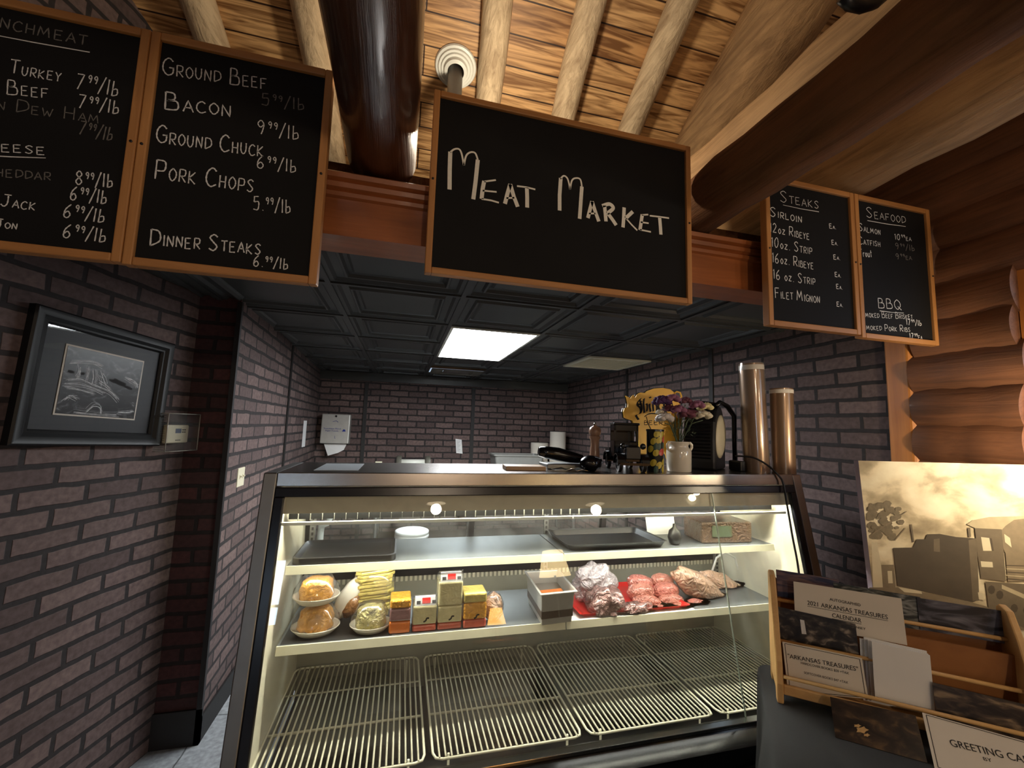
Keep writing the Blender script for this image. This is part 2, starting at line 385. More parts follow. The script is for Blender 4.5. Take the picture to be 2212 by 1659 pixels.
# dark cove strips where the walls meet the black ceiling, panel seams, black corner trims
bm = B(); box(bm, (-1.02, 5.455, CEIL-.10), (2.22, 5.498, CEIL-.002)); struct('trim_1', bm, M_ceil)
n = 2
for x in (-.46, .885):
    bm = B(); box(bm, (x-.022, 5.485, 0), (x+.022, 5.499, 2.07)); struct('trim_%d' % n, bm, M_trimblack); n += 1
for y in (3.82,):
    bm = B(); xw = -.872-.0425*(y-2.49); box(bm, (xw-.002, y-.022, 0), (xw+.010, y+.022, CEIL)); struct('trim_%d' % n, bm, M_trimblack); n += 1
for y in (2.60, 3.82):
    bm = B(); xw = WX+.0096*(y-1.35); box(bm, (xw-.010, y-.02, 0), (xw+.004, y+.02, CEIL)); struct('trim_%d' % n, bm, M_trimblack); n += 1
bm = B(); box(bm, (-.885, 2.478, 0), (-.862, 2.50, CEIL)); struct('trim_%d' % n, bm, M_trimblack); n += 1
bm = B(); box(bm, (-1.07, 2.478, 0), (-.862, 2.489, .16)); box(bm, (-.872, 2.48, 0), (-.862, 4.2, .12)); struct('baseboard_alcove', bm, M_trimblack)
# log wall on the right with its window
bm = B(); rnd = random.Random(3)
for k in range(-11, 12):
    z = 1.70+.148*k; win = -1.2 < k < 3.5
    y0 = 1.0 if win else -.30; y1 = 2.7 if z > 2.34 else 1.345
    segs = 7
    pts = [(WX+.100+rnd.uniform(-.004, .004), y0+(y1-y0)*i/segs, z+rnd.uniform(-.003, .003)) for i in range(segs+1)]
    tube(bm, pts, [.122+rnd.uniform(-.003, .004) for _ in pts], 40)
    if win:
        tube(bm, [(WX+.100, -.3, z), (WX+.100, .42, z)], .122, 40)
struct('wall_right', bm, M_logwall, smooth=60)
bm = B(); box(bm, (WX+.1, -.3, 0), (WX+.15, .42, 4.2)); box(bm, (WX+.1, 1.0, 0), (WX+.15, 1.345, 3.6)); box(bm, (WX+.1, .42, 0), (WX+.15, 1.0, 1.478)); box(bm, (WX+.1, .42, 2.218), (WX+.15, 1.0, 3.6)); struct('wall_right_backing', bm, M_logwall)
bm = B()
box(bm, (WX+.02, .42, 2.19), (WX+.16, 1.0, 2.225)); box(bm, (WX+.02, .42, 1.47), (WX+.16, 1.0, 1.50)); box(bm, (WX+.02, .975, 1.5), (WX+.16, 1.003, 2.19)); box(bm, (WX+.02, .42, 1.5), (WX+.16, .445, 2.19))
box(bm, (WX+.08, .445, 1.96), (WX+.11, .975, 2.0))
wf = struct('window_1', bm, M_post)
bm = B(); quad(bm, [(WX+.12, .445, 1.5), (WX+.12, .975, 1.5), (WX+.12, .975, 2.19), (WX+.12, .445, 2.19)]); struct('pane', bm, M_day, wf)
# windows of the hall behind the viewpoint (seen mirrored in the case front)
bm = B()
for a, b in (((-2.05, -5.08, .9), (-1.98, -5.02, 1.9)), ((-1.74, -5.08, .9), (-1.67, -5.02, 1.9)), ((-2.05, -5.08, 1.85), (-1.67, -5.02, 1.92)), ((-2.05, -5.08, .85), (-1.67, -5.02, .92)), ((-1.98, -5.07, 1.16), (-1.74, -5.03, 1.2))): box(bm, a, b)
wf = struct('window_2', bm, M_post)
bm = B(); quad(bm, [(-1.98, -5.06, .92), (-1.74, -5.06, .92), (-1.74, -5.06, 1.85), (-1.98, -5.06, 1.85)]); struct('pane', bm, M_day2, wf)
bm = B()
for a, b in (((6.12, -3.0, .3), (6.18, -2.93, 1.6)), ((6.12, -2.4, .3), (6.18, -2.33, 1.6)), ((6.12, -3.0, 1.55), (6.18, -2.33, 1.62)), ((6.12, -3.0, .28), (6.18, -2.33, .35)), ((6.13, -3.0, .92), (6.17, -2.33, .96))): box(bm, a, b)
wf = struct('window_3', bm, M_post)
bm = B(); quad(bm, [(6.15, -2.93, .35), (6.15, -2.4, .35), (6.15, -2.4, 1.55), (6.15, -2.93, 1.55)]); struct('pane', bm, M_day2, wf)

# post where the brick meets the log wall
bm = B(); prism(bm, [(WX-.012, 1.345, 0), (WX-.012, 1.44, 0), (WX+.13, 1.44, 0), (WX+.13, 1.34, 0), (WX+.02, 1.325, 0)], (0, 0, 2.12))
tag(obj('wooden_post', bm, M_post, bevel=.008), 'square orange pine post between the dark brick wall and the log wall', 'post')
# header beam with moulded top
bm = B()
pr = [(1.45, 2.12), (1.31, 2.12), (1.31, 2.235), (1.300, 2.24), (1.298, 2.252), (1.306, 2.258), (1.292, 2.264), (1.289, 2.278), (1.298, 2.284), (1.284, 2.290), (1.281, 2.304), (1.29, 2.311), (1.45, 2.311)]
prism(bm, [(-1.42, y, z) for y, z in pr], (WX+1.42, 0, 0))
hb = obj('header_beam', bm, M_beam, smooth=25); tag(hb, 'moulded red pine header beam across the top of the meat counter alcove', 'beam')
bm = B(); box(bm, (-1.42, 1.37, 2.312), (WX, 1.45, 2.385)); obj('top_board', bm, M_bigdark, hb, label='dark upper board')
def log(name, p, q, r, m, label, cat, group=None, n=20, segs=14, wob=.008, seed=1, rb=None):
    bm = B(); rn = random.Random(seed); p = V(p); q = V(q); rb = rb or r
    pts = []; rs = []
    for i in range(segs+1):
        t = i/segs; pts.append(p.lerp(q, t)+V((rn.uniform(-wob, wob), 0, rn.uniform(-wob, wob))*1)); rs.append((r+(rb-r)*t)*(1+rn.uniform(-.03, .03)))
    tube(bm, pts, rs, n)
    return tag(obj(name, bm, m, smooth=70), label, cat, group)
log('ceiling_log', (-.112, -3.5, 2.425), (-.112, 1.368, 2.421), .105, M_darklog, 'glossy dark brown ceiling log between the price boards and the meat market sign', 'log', seed=2, wob=.004)
log('ceiling_log', (1.045, -.3, 2.415), (1.045, 1.368, 2.415), .104, M_bigdark, 'big dark ceiling log passing over the steaks board from upper right', 'log', seed=5, wob=.005)
log('ceiling_log', (1.18, -.3, 2.63), (1.18, 1.75, 2.63), .108, M_palelog, 'pale weathered log lying directly above the big dark ceiling log', 'log', seed=6, wob=.005)
log('ceiling_log', (1.75, -.3, 2.70), (1.75, 2.1, 2.70), .135, M_palelog, 'pale wall log running between the big dark log and the log wall', 'log', seed=8, wob=.006)
# pole rafters and the big end rafter under the plank roof
for k, (x, y, lab) in enumerate(((.30, 1.64, 'peeled pole rafter nearest the round white flue collar'), (.70, 1.555, 'middle peeled pole rafter above the meat market sign'), (1.09, 1.47, 'peeled pole rafter above the right end of the meat market sign'),
                                 (-1.33, 2.0, 'peeled pole rafter above the lunchmeat board'), (-.93, 1.91, 'peeled pole rafter above the top left of the ground beef board'), (-.49, 1.82, 'peeled pole rafter close to the left of the glossy dark log'))):
    y0, y1 = -4.2, 3.6; dx = .11 if k < 3 else .02
    log('pole_rafter', (x+dx*(y0-y), y0, rz(y0)-.05), (x+dx*(y1-y), y1, rz(y1)-.05), .066, M_pole, lab, 'rafter', 'peeled pole rafters under the plank roof', n=14, segs=26, wob=.006, seed=20+k)
log('end_rafter', (1.36, -.3, rz(-.3)-.10), (1.74, 3.0, rz(3.0)-.10), .17, M_palelog, 'broad pale rafter log along the right edge of the plank roof', 'rafter', seed=31, wob=.01)
# flue pipe with its collar
pc = at(985, 135, 'Y', 1.93); pc.z = rz(pc.y)
fl = thing('flue_pipe', (pc.x, pc.y, CEIL+.13), 'grey pipe rising through a round ringed white collar in the plank roof', 'pipe')
nr = V((0, -.336, -.942))
bm = B(); tube(bm, [(pc.x, pc.y, CEIL+.13), (pc.x, pc.y, pc.z+.02)], .036, 18); obj('pipe', bm, mat('grey_pipe', rgb(150, 150, 144), .5), fl)
bm = B(); lathe(bm, [(.04, .05), (.055, .045), (.06, .03), (.07, .03), (.074, .022), (.084, .022), (.088, .014), (.098, .012), (.102, .004), (.085, 0), (0.0, 0)], (pc.x, pc.y, pc.z), 32, nr); obj('collar', bm, M_white, fl, smooth=30)
# bracket at the top of the pale log
bm = B(); p = [at(px, py, 'Y', .62) for px, py in ((1818, -6), (1835, 10), (1862, 16), (1890, 8), (1915, -14))]; tube(bm, p, .012, 8)
tag(obj('iron_bracket', bm, M_satin), 'small dark iron bracket beside the big dark log at the top edge', 'bracket')

# fittings of the black ceiling
t = thing('ceiling_light', (.555, 3.21, CEIL), 'bright white square troffer light in the black tiled ceiling', 'light')
x0, x1, y0, y1 = .25, .86, 2.6, 3.82
bm = B()
for a, b in (((x0+.011, y0+.011), (x0+.028, y1-.011)), ((x1-.028, y0+.011), (x1-.011, y1-.011)), ((x0+.028, y0+.011), (x1-.028, y0+.028)), ((x0+.028, y1-.028), (x1-.028, y1-.011))): box(bm, (a[0], a[1], CEIL-.006), (b[0], b[1], CEIL+.03))
obj('frame', bm, M_white, t)
bm = B(); box(bm, (x0+.028, y0+.028, CEIL+.002), (x1-.028, y1-.028, CEIL+.01)); obj('diffuser', bm, M_panelight, t)
t = thing('ceiling_vent', (1.77, 3.5, CEIL), 'white louvred air vent in the black ceiling near the right wall', 'vent')
x0, x1, y0, y1 = 1.48, 2.07, 3.22, 3.81
bm = B()
for a, b in (((x0, y0), (x0+.04, y1)), ((x1-.04, y0), (x1, y1)), ((x0+.04, y0), (x1-.04, y0+.04)), ((x0+.04, y1-.04), (x1-.04, y1))): box(bm, (a[0], a[1], CEIL-.012), (b[0], b[1], CEIL+.02))
obj('frame', bm, M_cream, t)
bm = B()
for k in range(14):
    y = y0+.05+k*.036; obox(bm, (x0+.04, y, CEIL-.008), (x1-x0-.08, 0, 0), (0, .03, .016), (0, -.002, .003))
obj('louvre', bm, M_cream, t); bm = B(); box(bm, (x0+.03, y0+.03, CEIL+.018), (x1-.03, y1-.03, CEIL+.022)); obj('backing', bm, M_pan, t)
t = thing('ceiling_diffuser', (.555, 4.73, CEIL), 'silver rectangular air diffuser in the black ceiling behind the troffer light', 'vent')
x0, x1, y0, y1 = .27, .84, 4.52, 5.02
bm = B(); lv = [(0, -.004), (.06, -.012), (.10, -.008), (.14, .012)]
prev = None
for d, z in lv:
    cur = [bm.verts.new(p) for p in ((x0+d, y0+d, CEIL+z-.01), (x1-d, y0+d, CEIL+z-.01), (x1-d, y1-d, CEIL+z-.01), (x0+d, y1-d, CEIL+z-.01))]
    if prev: ringq(bm, prev, cur)
    prev = cur
obj('frame', bm, M_pan, t)
bm = B(); box(bm, (x0+.14, y0+.14, CEIL-.015), (x1-.14, y1-.14, CEIL-.004)); obj('core', bm, M_steelr, t, label='inner louvre')

# ------------------------------------------------------------------ lettering
G = {  # hand-drawn strokes on a 0..1 box; a leading 'c' marks a curve
'A': [[(0,0),(.3,1),(.62,0)],[(.1,.36),(.52,.36)]], 'B': [[(.04,0),(.06,1)],['c',(.06,1),(.38,.95),(.4,.62),(.08,.53)],['c',(.08,.53),(.5,.5),(.52,.06),(.04,0)]],
'C': [['c',(.56,.84),(.34,1),(.08,.75),(.04,.3),(.28,0),(.6,.14)]], 'D': [[(.05,0),(.05,1)],['c',(.05,1),(.5,.9),(.58,.35),(.05,0)]],
'E': [[(.5,1),(.02,.98),(.04,0),(.54,.02)],[(.04,.52),(.42,.54)]], 'F': [[(.55,1),(.04,.98),(.06,0)],[(.06,.52),(.44,.54)]],
'G': [['c',(.58,.82),(.34,1),(.08,.75),(.04,.3),(.28,0),(.56,.12),(.6,.44)],[(.36,.44),(.64,.44)]], 'H': [[(.04,0),(.04,1)],[(.52,0),(.52,1)],[(.04,.5),(.52,.5)]],
'I': [[(.1,0),(.1,1)]], 'J': [['c',(.4,1),(.42,.3),(.24,0),(.02,.16)],[(.15,1),(.6,1)]], 'K': [[(.04,0),(.04,1)],[(.52,.95),(.06,.45),(.56,0)]],
'L': [[(.04,1),(.04,0),(.5,.02)]], 'M': [[(0,0),(.1,1),(.36,.25),(.62,1),(.74,0)]], 'N': [[(.02,0),(.04,1),(.52,0),(.54,1)]],
'O': [['c',(.3,1),(.06,.7),(.06,.3),(.3,0),(.56,.3),(.56,.7),(.3,1)]], 'P': [[(.06,0),(.06,1)],['c',(.06,1),(.5,.95),(.5,.5),(.08,.44)]],
'Q': [['c',(.3,1),(.06,.7),(.06,.3),(.3,0),(.56,.3),(.56,.7),(.3,1)],[(.34,.3),(.66,-.06)]], 'R': [[(.06,0),(.06,1)],['c',(.06,1),(.5,.95),(.48,.52),(.08,.46)],[(.2,.46),(.58,0)]],
'S': [['c',(.52,.86),(.3,1),(.06,.8),(.28,.52),(.5,.26),(.3,0),(.02,.12)]], 'T': [[(0,.97),(.6,1)],[(.3,.98),(.3,0)]], 'U': [['c',(.04,1),(.05,.3),(.28,0),(.5,.3),(.52,1)]],
'V': [[(0,1),(.28,0),(.56,1)]], 'W': [[(0,1),(.2,0),(.38,.7),(.56,0),(.78,1)]], 'X': [[(0,0),(.54,1)],[(0,1),(.54,0)]], 'Y': [[(0,1),(.27,.5),(.54,1)],[(.27,.5),(.26,0)]], 'Z': [[(.02,.95),(.52,.98),(.02,.02),(.54,.05)]],
'0': [['c',(.26,1),(.04,.6),(.1,.1),(.3,0),(.48,.4),(.42,.9),(.26,1)]], '1': [[(.1,.8),(.2,1),(.2,0)]], '2': [['c',(.04,.8),(.24,1),(.46,.75),(.3,.4),(.02,.02)],[(.02,.02),(.5,.04)]],
'3': [['c',(.04,.9),(.3,1),(.4,.72),(.16,.54)],['c',(.16,.54),(.48,.42),(.3,0),(.02,.1)]], '4': [[(.34,0),(.34,1),(.02,.34),(.5,.34)]], '5': [[(.46,1),(.1,.98),(.08,.58)],['c',(.08,.58),(.46,.6),(.4,.05),(.02,.06)]],
'6': [['c',(.42,1),(.1,.6),(.06,.12),(.3,0),(.46,.24),(.28,.48),(.08,.3)]], '7': [[(.02,.98),(.48,1),(.16,0)]], '8': [['c',(.26,.52),(.06,.76),(.26,1),(.46,.76),(.26,.52),(.04,.24),(.26,0),(.48,.24),(.26,.52)]],
'9': [['c',(.44,.7),(.24,.5),(.06,.74),(.26,1),(.46,.74),(.4,.3),(.3,0)]], '/': [[(0,-.1),(.4,1.1)]], '.': [[(.06,0),(.1,.04)]], '"': [[(.06,1),(.06,.8)],[(.2,1),(.2,.8)]],
'~l': [[(.08,0),(.08,1)]], '~b': [[(.06,1),(.06,0)],['c',(.06,.4),(.34,.5),(.4,.15),(.06,0)]], '~o': [['c',(.2,.55),(.04,.28),(.2,0),(.38,.28),(.2,.55)]], '~z': [[(.02,.52),(.36,.54),(.02,.02),(.38,.04)]],
'~r': [[(.05,.55),(.06,0)],['c',(.06,.35),(.2,.55),(.36,.48)]], '~u': [['c',(.04,.55),(.06,.1),(.2,0),(.36,.2)],[(.38,.55),(.38,0)]], '~t': [[(.16,.9),(.17,0)],[(.02,.6),(.34,.62)]], '~e': [['c',(.04,.3),(.36,.34),(.2,.55),(.04,.28),(.2,0),(.38,.1)]], '~a': [['c',(.36,.5),(.1,.5),(.06,.1),(.3,.1),(.36,.5)],[(.36,.55),(.4,0)]],
}
WID = {'I': .24, '1': .34, '.': .2, '/': .44, '~l': .22, '~b': .46, '~o': .46, '~z': .46, '~r': .42, '~u': .48, '~t': .4, '~e': .46, '~a': .5, '"': .34, 'M': .88, 'W': .88, 'K': .68}
def smoothline(p, k=6):
    out = []
    for i in range(len(p)-1):
        a = p[max(i-1, 0)]; b = p[i]; c = p[i+1]; d = p[min(i+2, len(p)-1)]
        for s in range(k):
            t = s/k
            out.append(tuple(.5*((2*b[j])+(c[j]-a[j])*t+(2*a[j]-5*b[j]+4*c[j]-d[j])*t*t+(3*b[j]-a[j]-3*c[j]+d[j])*t**3) for j in (0, 1)))
    return out+[p[-1]]
def ribbon(bm, pts, width, f, mi=0, taper=True, nib=None):
    """a drawn stroke: pts in 2D, f maps 2D to the surface"""
    n = len(pts); L = []; R = []
    for i, p in enumerate(pts):
        a = pts[max(i-1, 0)]; b = pts[min(i+1, n-1)]; dx, dy = b[0]-a[0], b[1]-a[1]; l = math.hypot(dx, dy) or 1
        wd = width*.5*((.8+.2*math.sin(i*2.1+pts[0][0]*50)) if taper else 1)
        ox, oy = (-dy/l*wd, dx/l*wd) if nib is None else nib
        L.append(bm.verts.new(f((p[0]+ox, p[1]+oy)))); R.append(bm.verts.new(f((p[0]-ox, p[1]-oy))))
    for i in range(n-1):
        try: bm.faces.new((L[i], R[i], R[i+1], L[i+1])).material_index = mi
        except ValueError: pass
def chalk(bm, text, p, q, cap, wd, f, mi=0, small=.66, rs=random.Random(11)):
    """text from baseline point p to q; capitals at cap height, lower case as small capitals, ~x as true lower case, ^ for raised small figures"""
    p = V(p); q = V(q); items = []; x = 0; i = 0; raised = False
    while i < len(text):
        ch = text[i]
        if ch == '^': raised = not raised; i += 1; continue
        if ch == ' ': x += .38; i += 1; continue
        if ch == '~': key = text[i:i+2]; s = 1; i += 2
        else:
            key = ch.upper(); s = small if ch.islower() else 1; i += 1
        if raised: s *= .5
        items.append((key, x, s, .5 if raised else 0)); x += (WID.get(key, .64)+.12)*s*(1 if s == 1 else 1.05)
    L = (q-p).length; k = L/max(x-.1, .1); d = (q-p).normalized(); nrm = V((-d.y, d.x))
    for key, x0, s, dy in items:
        jit = rs.uniform(-.03, .03)
        for st in G.get(key, []):
            pts = st[1:] if st[0] == 'c' else st
            pts = smoothline(pts) if st[0] == 'c' else [tuple(V(pts[j]).lerp(V(pts[j+1]), t/4)) for j in range(len(pts)-1) for t in range(4)]+[pts[-1]]
            pp = [tuple(p+d*((x0+a*s)*k)+nrm*((dy+jit+b*s)*cap)) for a, b in pts]
            ribbon(bm, pp, wd*(1 if s == 1 else .85), f, mi)
def typed(bm, text, o, ux, uy, height, width=None, mi=0, align='C', eps=0):
    """printed lettering in the built-in face, laid on a plane: o = centre of baseline"""
    cu = bpy.data.curves.new('t', 'FONT'); cu.body = text; cu.size = 1; cu.resolution_u = 3
    tmp = bpy.data.objects.new('t', cu); C.objects.link(tmp); dg = bpy.context.evaluated_depsgraph_get()
    me = bpy.data.meshes.new_from_object(tmp.evaluated_get(dg)); bpy.data.objects.remove(tmp); bpy.data.curves.remove(cu)
    xs = [v.co.x for v in me.vertices]; 
    if not xs: return
    a, b = min(xs), max(xs); k = height/.7; kx = (width/(b-a)) if width else k
    off = -(a+b)/2 if align == 'C' else -a
    vs = [bm.verts.new(o+ux*((v.co.x+off)*kx)+uy*(v.co.y*k)) for v in me.vertices]
    for pl in me.polygons:
        try: bm.faces.new([vs[i] for i in pl.vertices]).material_index = mi
        except ValueError: pass
    bpy.data.meshes.remove(me)

# ------------------------------------------------------------------ hanging chalkboards (front face at Y = 1.20)
YB = 1.20
def bp2(px, py): p = at(px, py, 'Y', YB); return (p.x, p.z)
def chalkboard(name, x0, x1, z0, z1, fwid, label, depth=.03, lines=(), extra=None, group='hanging chalkboards', cleat=True):
    t = thing(name, ((x0+x1)/2, YB, z0), label, 'chalkboard', group)
    bm = B(); box(bm, (x0+fwid*.7, YB+.010, z0+fwid*.7), (x1-fwid*.7, YB+.018, z1-fwid*.7)); pn = obj('panel', bm, M_board, t)
    for a, b in (((x0, z0), (x0+fwid, z1)), ((x1-fwid, z0), (x1, z1))):
        bm = B(); box(bm, (a[0], YB, a[1]), (b[0], YB+depth, b[1])); obj('frame_rail', bm, M_frz, t, bevel=.003)
    for a, b in (((x0+fwid, z0), (x1-fwid, z0+fwid)), ((x0+fwid, z1-fwid), (x1-fwid, z1))):
        bm = B(); box(bm, (a[0], YB, a[1]), (b[0], YB+depth, b[1])); obj('frame_rail', bm, M_frame, t, bevel=.003)
    f = lambda p: V((p[0], YB+.0093, p[1]))
    for ln in lines:                                  # one part for each written line
        bm = B()
        if ln[0] == '_': ribbon(bm, [bp2(*ln[1]), bp2(*((ln[1][0]+ln[2][0])/2, (ln[1][1]+ln[2][1])/2+1)), bp2(*ln[2])], .0030, f); obj('underline', bm, M_chalk, t); continue
        txt, a, b, cap = ln[:4]; mi = ln[4] if len(ln) > 4 else 0; wd = ln[5] if len(ln) > 5 else .0034
        a2, b2 = bp2(*a), bp2(*b); capw = abs(bp2(a[0], a[1]-cap)[1]-a2[1]); chalk(bm, txt, a2, b2, capw, wd, f, mi)
        obj('lettering', bm, [M_chalk, M_faint], t)
    if extra: extra(t, f)
    # screws through the side rails, and the cleats that carry the board from the header beam
    zc = (z0+z1)/2
    for x in (x0+fwid*.5, x1-fwid*.5): bm = B(); lathe(bm, [(.0034, 0), (.0034, .002), (0, .0022)], (x, YB, zc), 10, (0, -1, 0)); obj('screw', bm, M_satin, t)
    for x in (x0+.08, x1-.12):
        if x < WX-.1: bm = B(); box(bm, (x, YB+.018, 2.20), (x+.04, YH-.001, 2.235)); obj('cleat', bm, M_satin, t)
    return t
M_frz = wood('oak_frame_upright', rgb(150, 96, 50), rgb(206, 146, 84), 'Z', 18, rough=.5, knots=.3)
lunch = [('Lunchmeat', (-78, 38), (183, 92), 34, 1, .004), ('_', (-60, 60), (188, 106)), ('Turkey', (12, 150), (126, 171), 30), ('7^99^/~l~b', (156, 184), (249, 203), 34), ('Beef', (6, 196), (99, 206), 32), ('7^99^/~l~b', (161, 226), (251, 242), 30),
  ('an Dew Ham', (-40, 226), (210, 262), 28, 1, .003), ('7^99^/~l~b', (162, 284), (236, 300), 30, 1), ('Cheese', (-70, 318), (92, 329), 26), ('_', (-60, 329), (92, 336)), ('Cheddar', (-48, 374), (104, 385), 26, 1), ('8^99^/~l~b', (156, 394), (238, 402), 30),
  ('6^99^/~l~b', (144, 426), (224, 437), 30), ('Jack', (-8, 440), (70, 451), 26), ('6^99^/~l~b', (129, 464), (219, 478), 30), ('Colby Jon', (-120, 478), (30, 492), 20), ('6^99^/~l~b', (128, 508), (222, 521), 30)]
gbeef = [('Ground Beef', (346, 153), (575, 188), 37, 0, .0040), ('5^99^/~l~b', (562, 221), (656, 234), 26, 1), ('Bacon', (350, 229), (498, 247), 38, 0, .0046), ('9^99^/~l~b', (552, 284), (644, 297), 30), ('Ground Chuck', (332, 302), (568, 334), 38, 0, .0042),
  ('6^99^/~l~b', (552, 358), (638, 369), 28), ('Pork Chops', (328, 380), (546, 411), 42, 0, .0044), ('5.^99^/~l~b', (544, 450), (626, 457), 30), ('Dinner Steaks', (318, 526), (562, 547), 36, 0, .0044), ('6.^99^/~l~b', (544, 572), (620, 580), 24)]
steaks = [('Steaks', (1690, 433), (1775, 449), 24, 0, .0032), ('_', (1696, 440), (1774, 455)), ('Sirloin', (1668, 464), (1738, 479), 20, 0, .0042), ('Ea.', (1797, 491), (1812, 493), 10), ('12~o~z Ribeye', (1667, 498), (1754, 516), 20, 0, .0036), ('Ea.', (1802, 526), (1816, 528), 10),
  ('10~o~z. Strip', (1670, 530), (1760, 548), 21, 0, .0036), ('Ea.', (1806, 558), (1821, 560), 10), ('16~o~z. Ribeye', (1672, 564), (1763, 580), 21, 0, .0036), ('Ea.', (1809, 596), (1823, 598), 10), ('16 ~o~z. Strip', (1674, 600), (1767, 614), 21, 0, .0036), ('Ea.', (1812, 622), (1826, 624), 10),
  ('Filet Mignon', (1679, 641), (1777, 653), 22, 0, .0038), ('Ea.', (1813, 660), (1827, 662), 10)]
seafd = [('Seafood', (1877, 466), (1963, 481), 22, 0, .0030), ('_', (1879, 474), (1962, 487)), ('Salmon', (1861, 496), (1908, 505), 16), ('10^99^ea', (1938, 515), (1975, 519), 12), ('Catfish', (1861, 525), (1908, 531), 16), ('9^99^/~l~b', (1940, 536), (1982, 541), 13, 1),
  ('T~r~o~u~t', (1863, 552), (1890, 554), 16), ('9^99^ea', (1941, 558), (1976, 560), 12, 1), ('BBQ', (1903, 664), (1953, 667), 21), ('_', (1906, 670), (1958, 675)), ('Smoked Beef Brisket', (1867, 684), (1978, 688), 14, 0, .0026), ('17^99^/~l~b', (1963, 700), (1997, 703), 12),
  ('Smoked Pork Ribs', (1868, 711), (1973, 716), 14, 0, .0026), ('17^99^ea', (1970, 730), (1999, 733), 12)]
chalkboard('hanging_chalkboard', -1.132, -.689, 1.932, 2.556, .021, 'chalkboard price list headed lunchmeat, leftmost of the hanging boards', lines=lunch)
chalkboard('hanging_chalkboard', -.687, -.247, 1.928, 2.556, .021, 'chalkboard price list with ground beef, bacon and pork chops', lines=gbeef)
def meat(t, f):
    k = .40982
    S = [[(712,990),(713,880),(716,790)], ['c',(716,792),(738,776),(762,776),(776,800),(788,862)], ['c',(788,862),(800,812),(822,793),(848,797),(862,832)], [(862,832),(850,950),(838,1042)],
      [(882,1040),(888,985),(896,945)],[(896,948),(958,940)],[(888,996),(962,1003)],[(882,1040),(932,1048),(974,1060)], [(1006,1066),(1020,1010),(1034,962)],[(1034,962),(1054,1030),(1074,1082)],[(1014,1036),(1056,1034)],
      [(1070,972),(1118,978),(1167,990)],[(1122,980),(1124,1030),(1124,1086)], [(1296,1102),(1296,1020),(1302,930)],['c',(1300,934),(1318,918),(1336,930),(1346,960),(1351,990)],['c',(1351,990),(1362,942),(1384,930),(1406,938),(1414,975)],[(1414,975),(1408,1060),(1402,1146)],
      [(1446,1142),(1456,1100),(1468,1054)],[(1468,1054),(1486,1110),(1504,1160)],[(1452,1118),(1486,1118)], [(1542,1160),(1538,1115),(1534,1076)],['c',(1522,1078),(1560,1068),(1580,1090),(1548,1118)],[(1552,1118),(1576,1150),(1596,1180)],
      [(1632,1192),(1636,1140),(1638,1086)],[(1684,1108),(1646,1144)],[(1648,1144),(1680,1180),(1708,1208)], [(1722,1206),(1728,1165),(1734,1124)],[(1732,1126),(1766,1124)],[(1726,1164),(1768,1170)],[(1722,1204),(1780,1216)], [(1774,1130),(1826,1136),(1876,1143)],[(1826,1138),(1830,1185),(1833,1230)]]
    bm = B()
    for i, st in enumerate(S):
        if i == 13: obj('lettering', bm, M_paint, t); bm = B()
        p = smoothline(st[1:]) if st[0] == 'c' else st
        q = [bp2(680+x*k, y*k) for x, y in p]
        hor = abs(q[-1][1]-q[0][1]) < abs(q[-1][0]-q[0][0])
        ribbon(bm, q, .0055 if hor else .0125, f, 0, taper=False)
    obj('lettering', bm, M_paint, t)
chalkboard('hanging_chalkboard', .036, .932, 1.998, 2.571, .019, 'large wide chalkboard sign reading meat market in white capitals', extra=meat, depth=.028)
chalkboard('hanging_chalkboard', 1.252, 1.682, 1.956, 2.530, .020, 'chalkboard price list headed steaks, partly behind the big dark log', lines=steaks)
chalkboard('hanging_chalkboard', 1.686, 2.098, 1.947, 2.530, .020, 'chalkboard price list headed seafood and BBQ, rightmost of the hanging boards', lines=seafd)

# ------------------------------------------------------------------ on the left walls
# framed waterfall photograph
PWo = PW0+PWn*.0
def pw(px, py, off=0.0): return hit(px, py, PW0+PWn*off, PWn)
cen = (pw(70, 665)+pw(368, 745)+pw(325, 968)+pw(0, 965))/4
ti = math.radians(-2.6); ux = (PWd*math.cos(ti)+V((0, 0, 1))*math.sin(ti)).normalized(); uy = PWn.cross(ux)*1; uy = uy if uy.z > 0 else -uy
cen = cen+uy*.008
W2, H2 = .292, .242
t = thing('framed_picture', (cen.x, cen.y, cen.z-H2), 'black framed black-and-white waterfall photograph on the left brick wall', 'picture')
def fr(a, b, z): return cen+ux*a+uy*b+PWn*z
def frame_ring(bm, w, h, prof):
    prev = None
    for d, z in prof:
        cur = [bm.verts.new(fr(sx*(w-d), sy*(h-d), z)) for sx, sy in ((-1, -1), (1, -1), (1, 1), (-1, 1))]
        if prev: ringq(bm, prev, cur)
        prev = cur
    return prev
bm = B(); frame_ring(bm, W2, H2, [(0, .001), (0, .026), (.006, .032), (.016, .028), (.030, .030), (.042, .020), (.050, .022), (.056, .012), (.056, .004)]); obj('frame', bm, mat('frame_black', rgb(17, 17, 18), .5, spec=.35), t, smooth=30)
bm = B(); slab(bm, [fr(-W2+.05, H2-.05, .008), fr(W2-.05, H2-.05, .008), fr(W2-.05, -H2+.05, .008), fr(-W2+.05, -H2+.05, .008)], .006, PWn); obj('mat_board', bm, mat('charcoal_mat', rgb(33, 35, 38), .55), t)
pwid, phei = .162, .132
bm = B(); slab(bm, [fr(-pwid, phei, .010), fr(pwid, phei, .010), fr(pwid, -phei, .010), fr(-pwid, -phei, .010)], .0015, PWn); obj('border', bm, M_paper, t)
bm = B(); pwid -= .006; phei -= .006
slab(bm, [fr(-pwid, phei, .0112), fr(pwid, phei, .0112), fr(pwid, -phei, .0112), fr(-pwid, -phei, .0112)], .001, PWn)
def pat(a, b): return fr(-pwid+2*pwid*a, -phei+2*phei*b, .0116)
wr = random.Random(6)
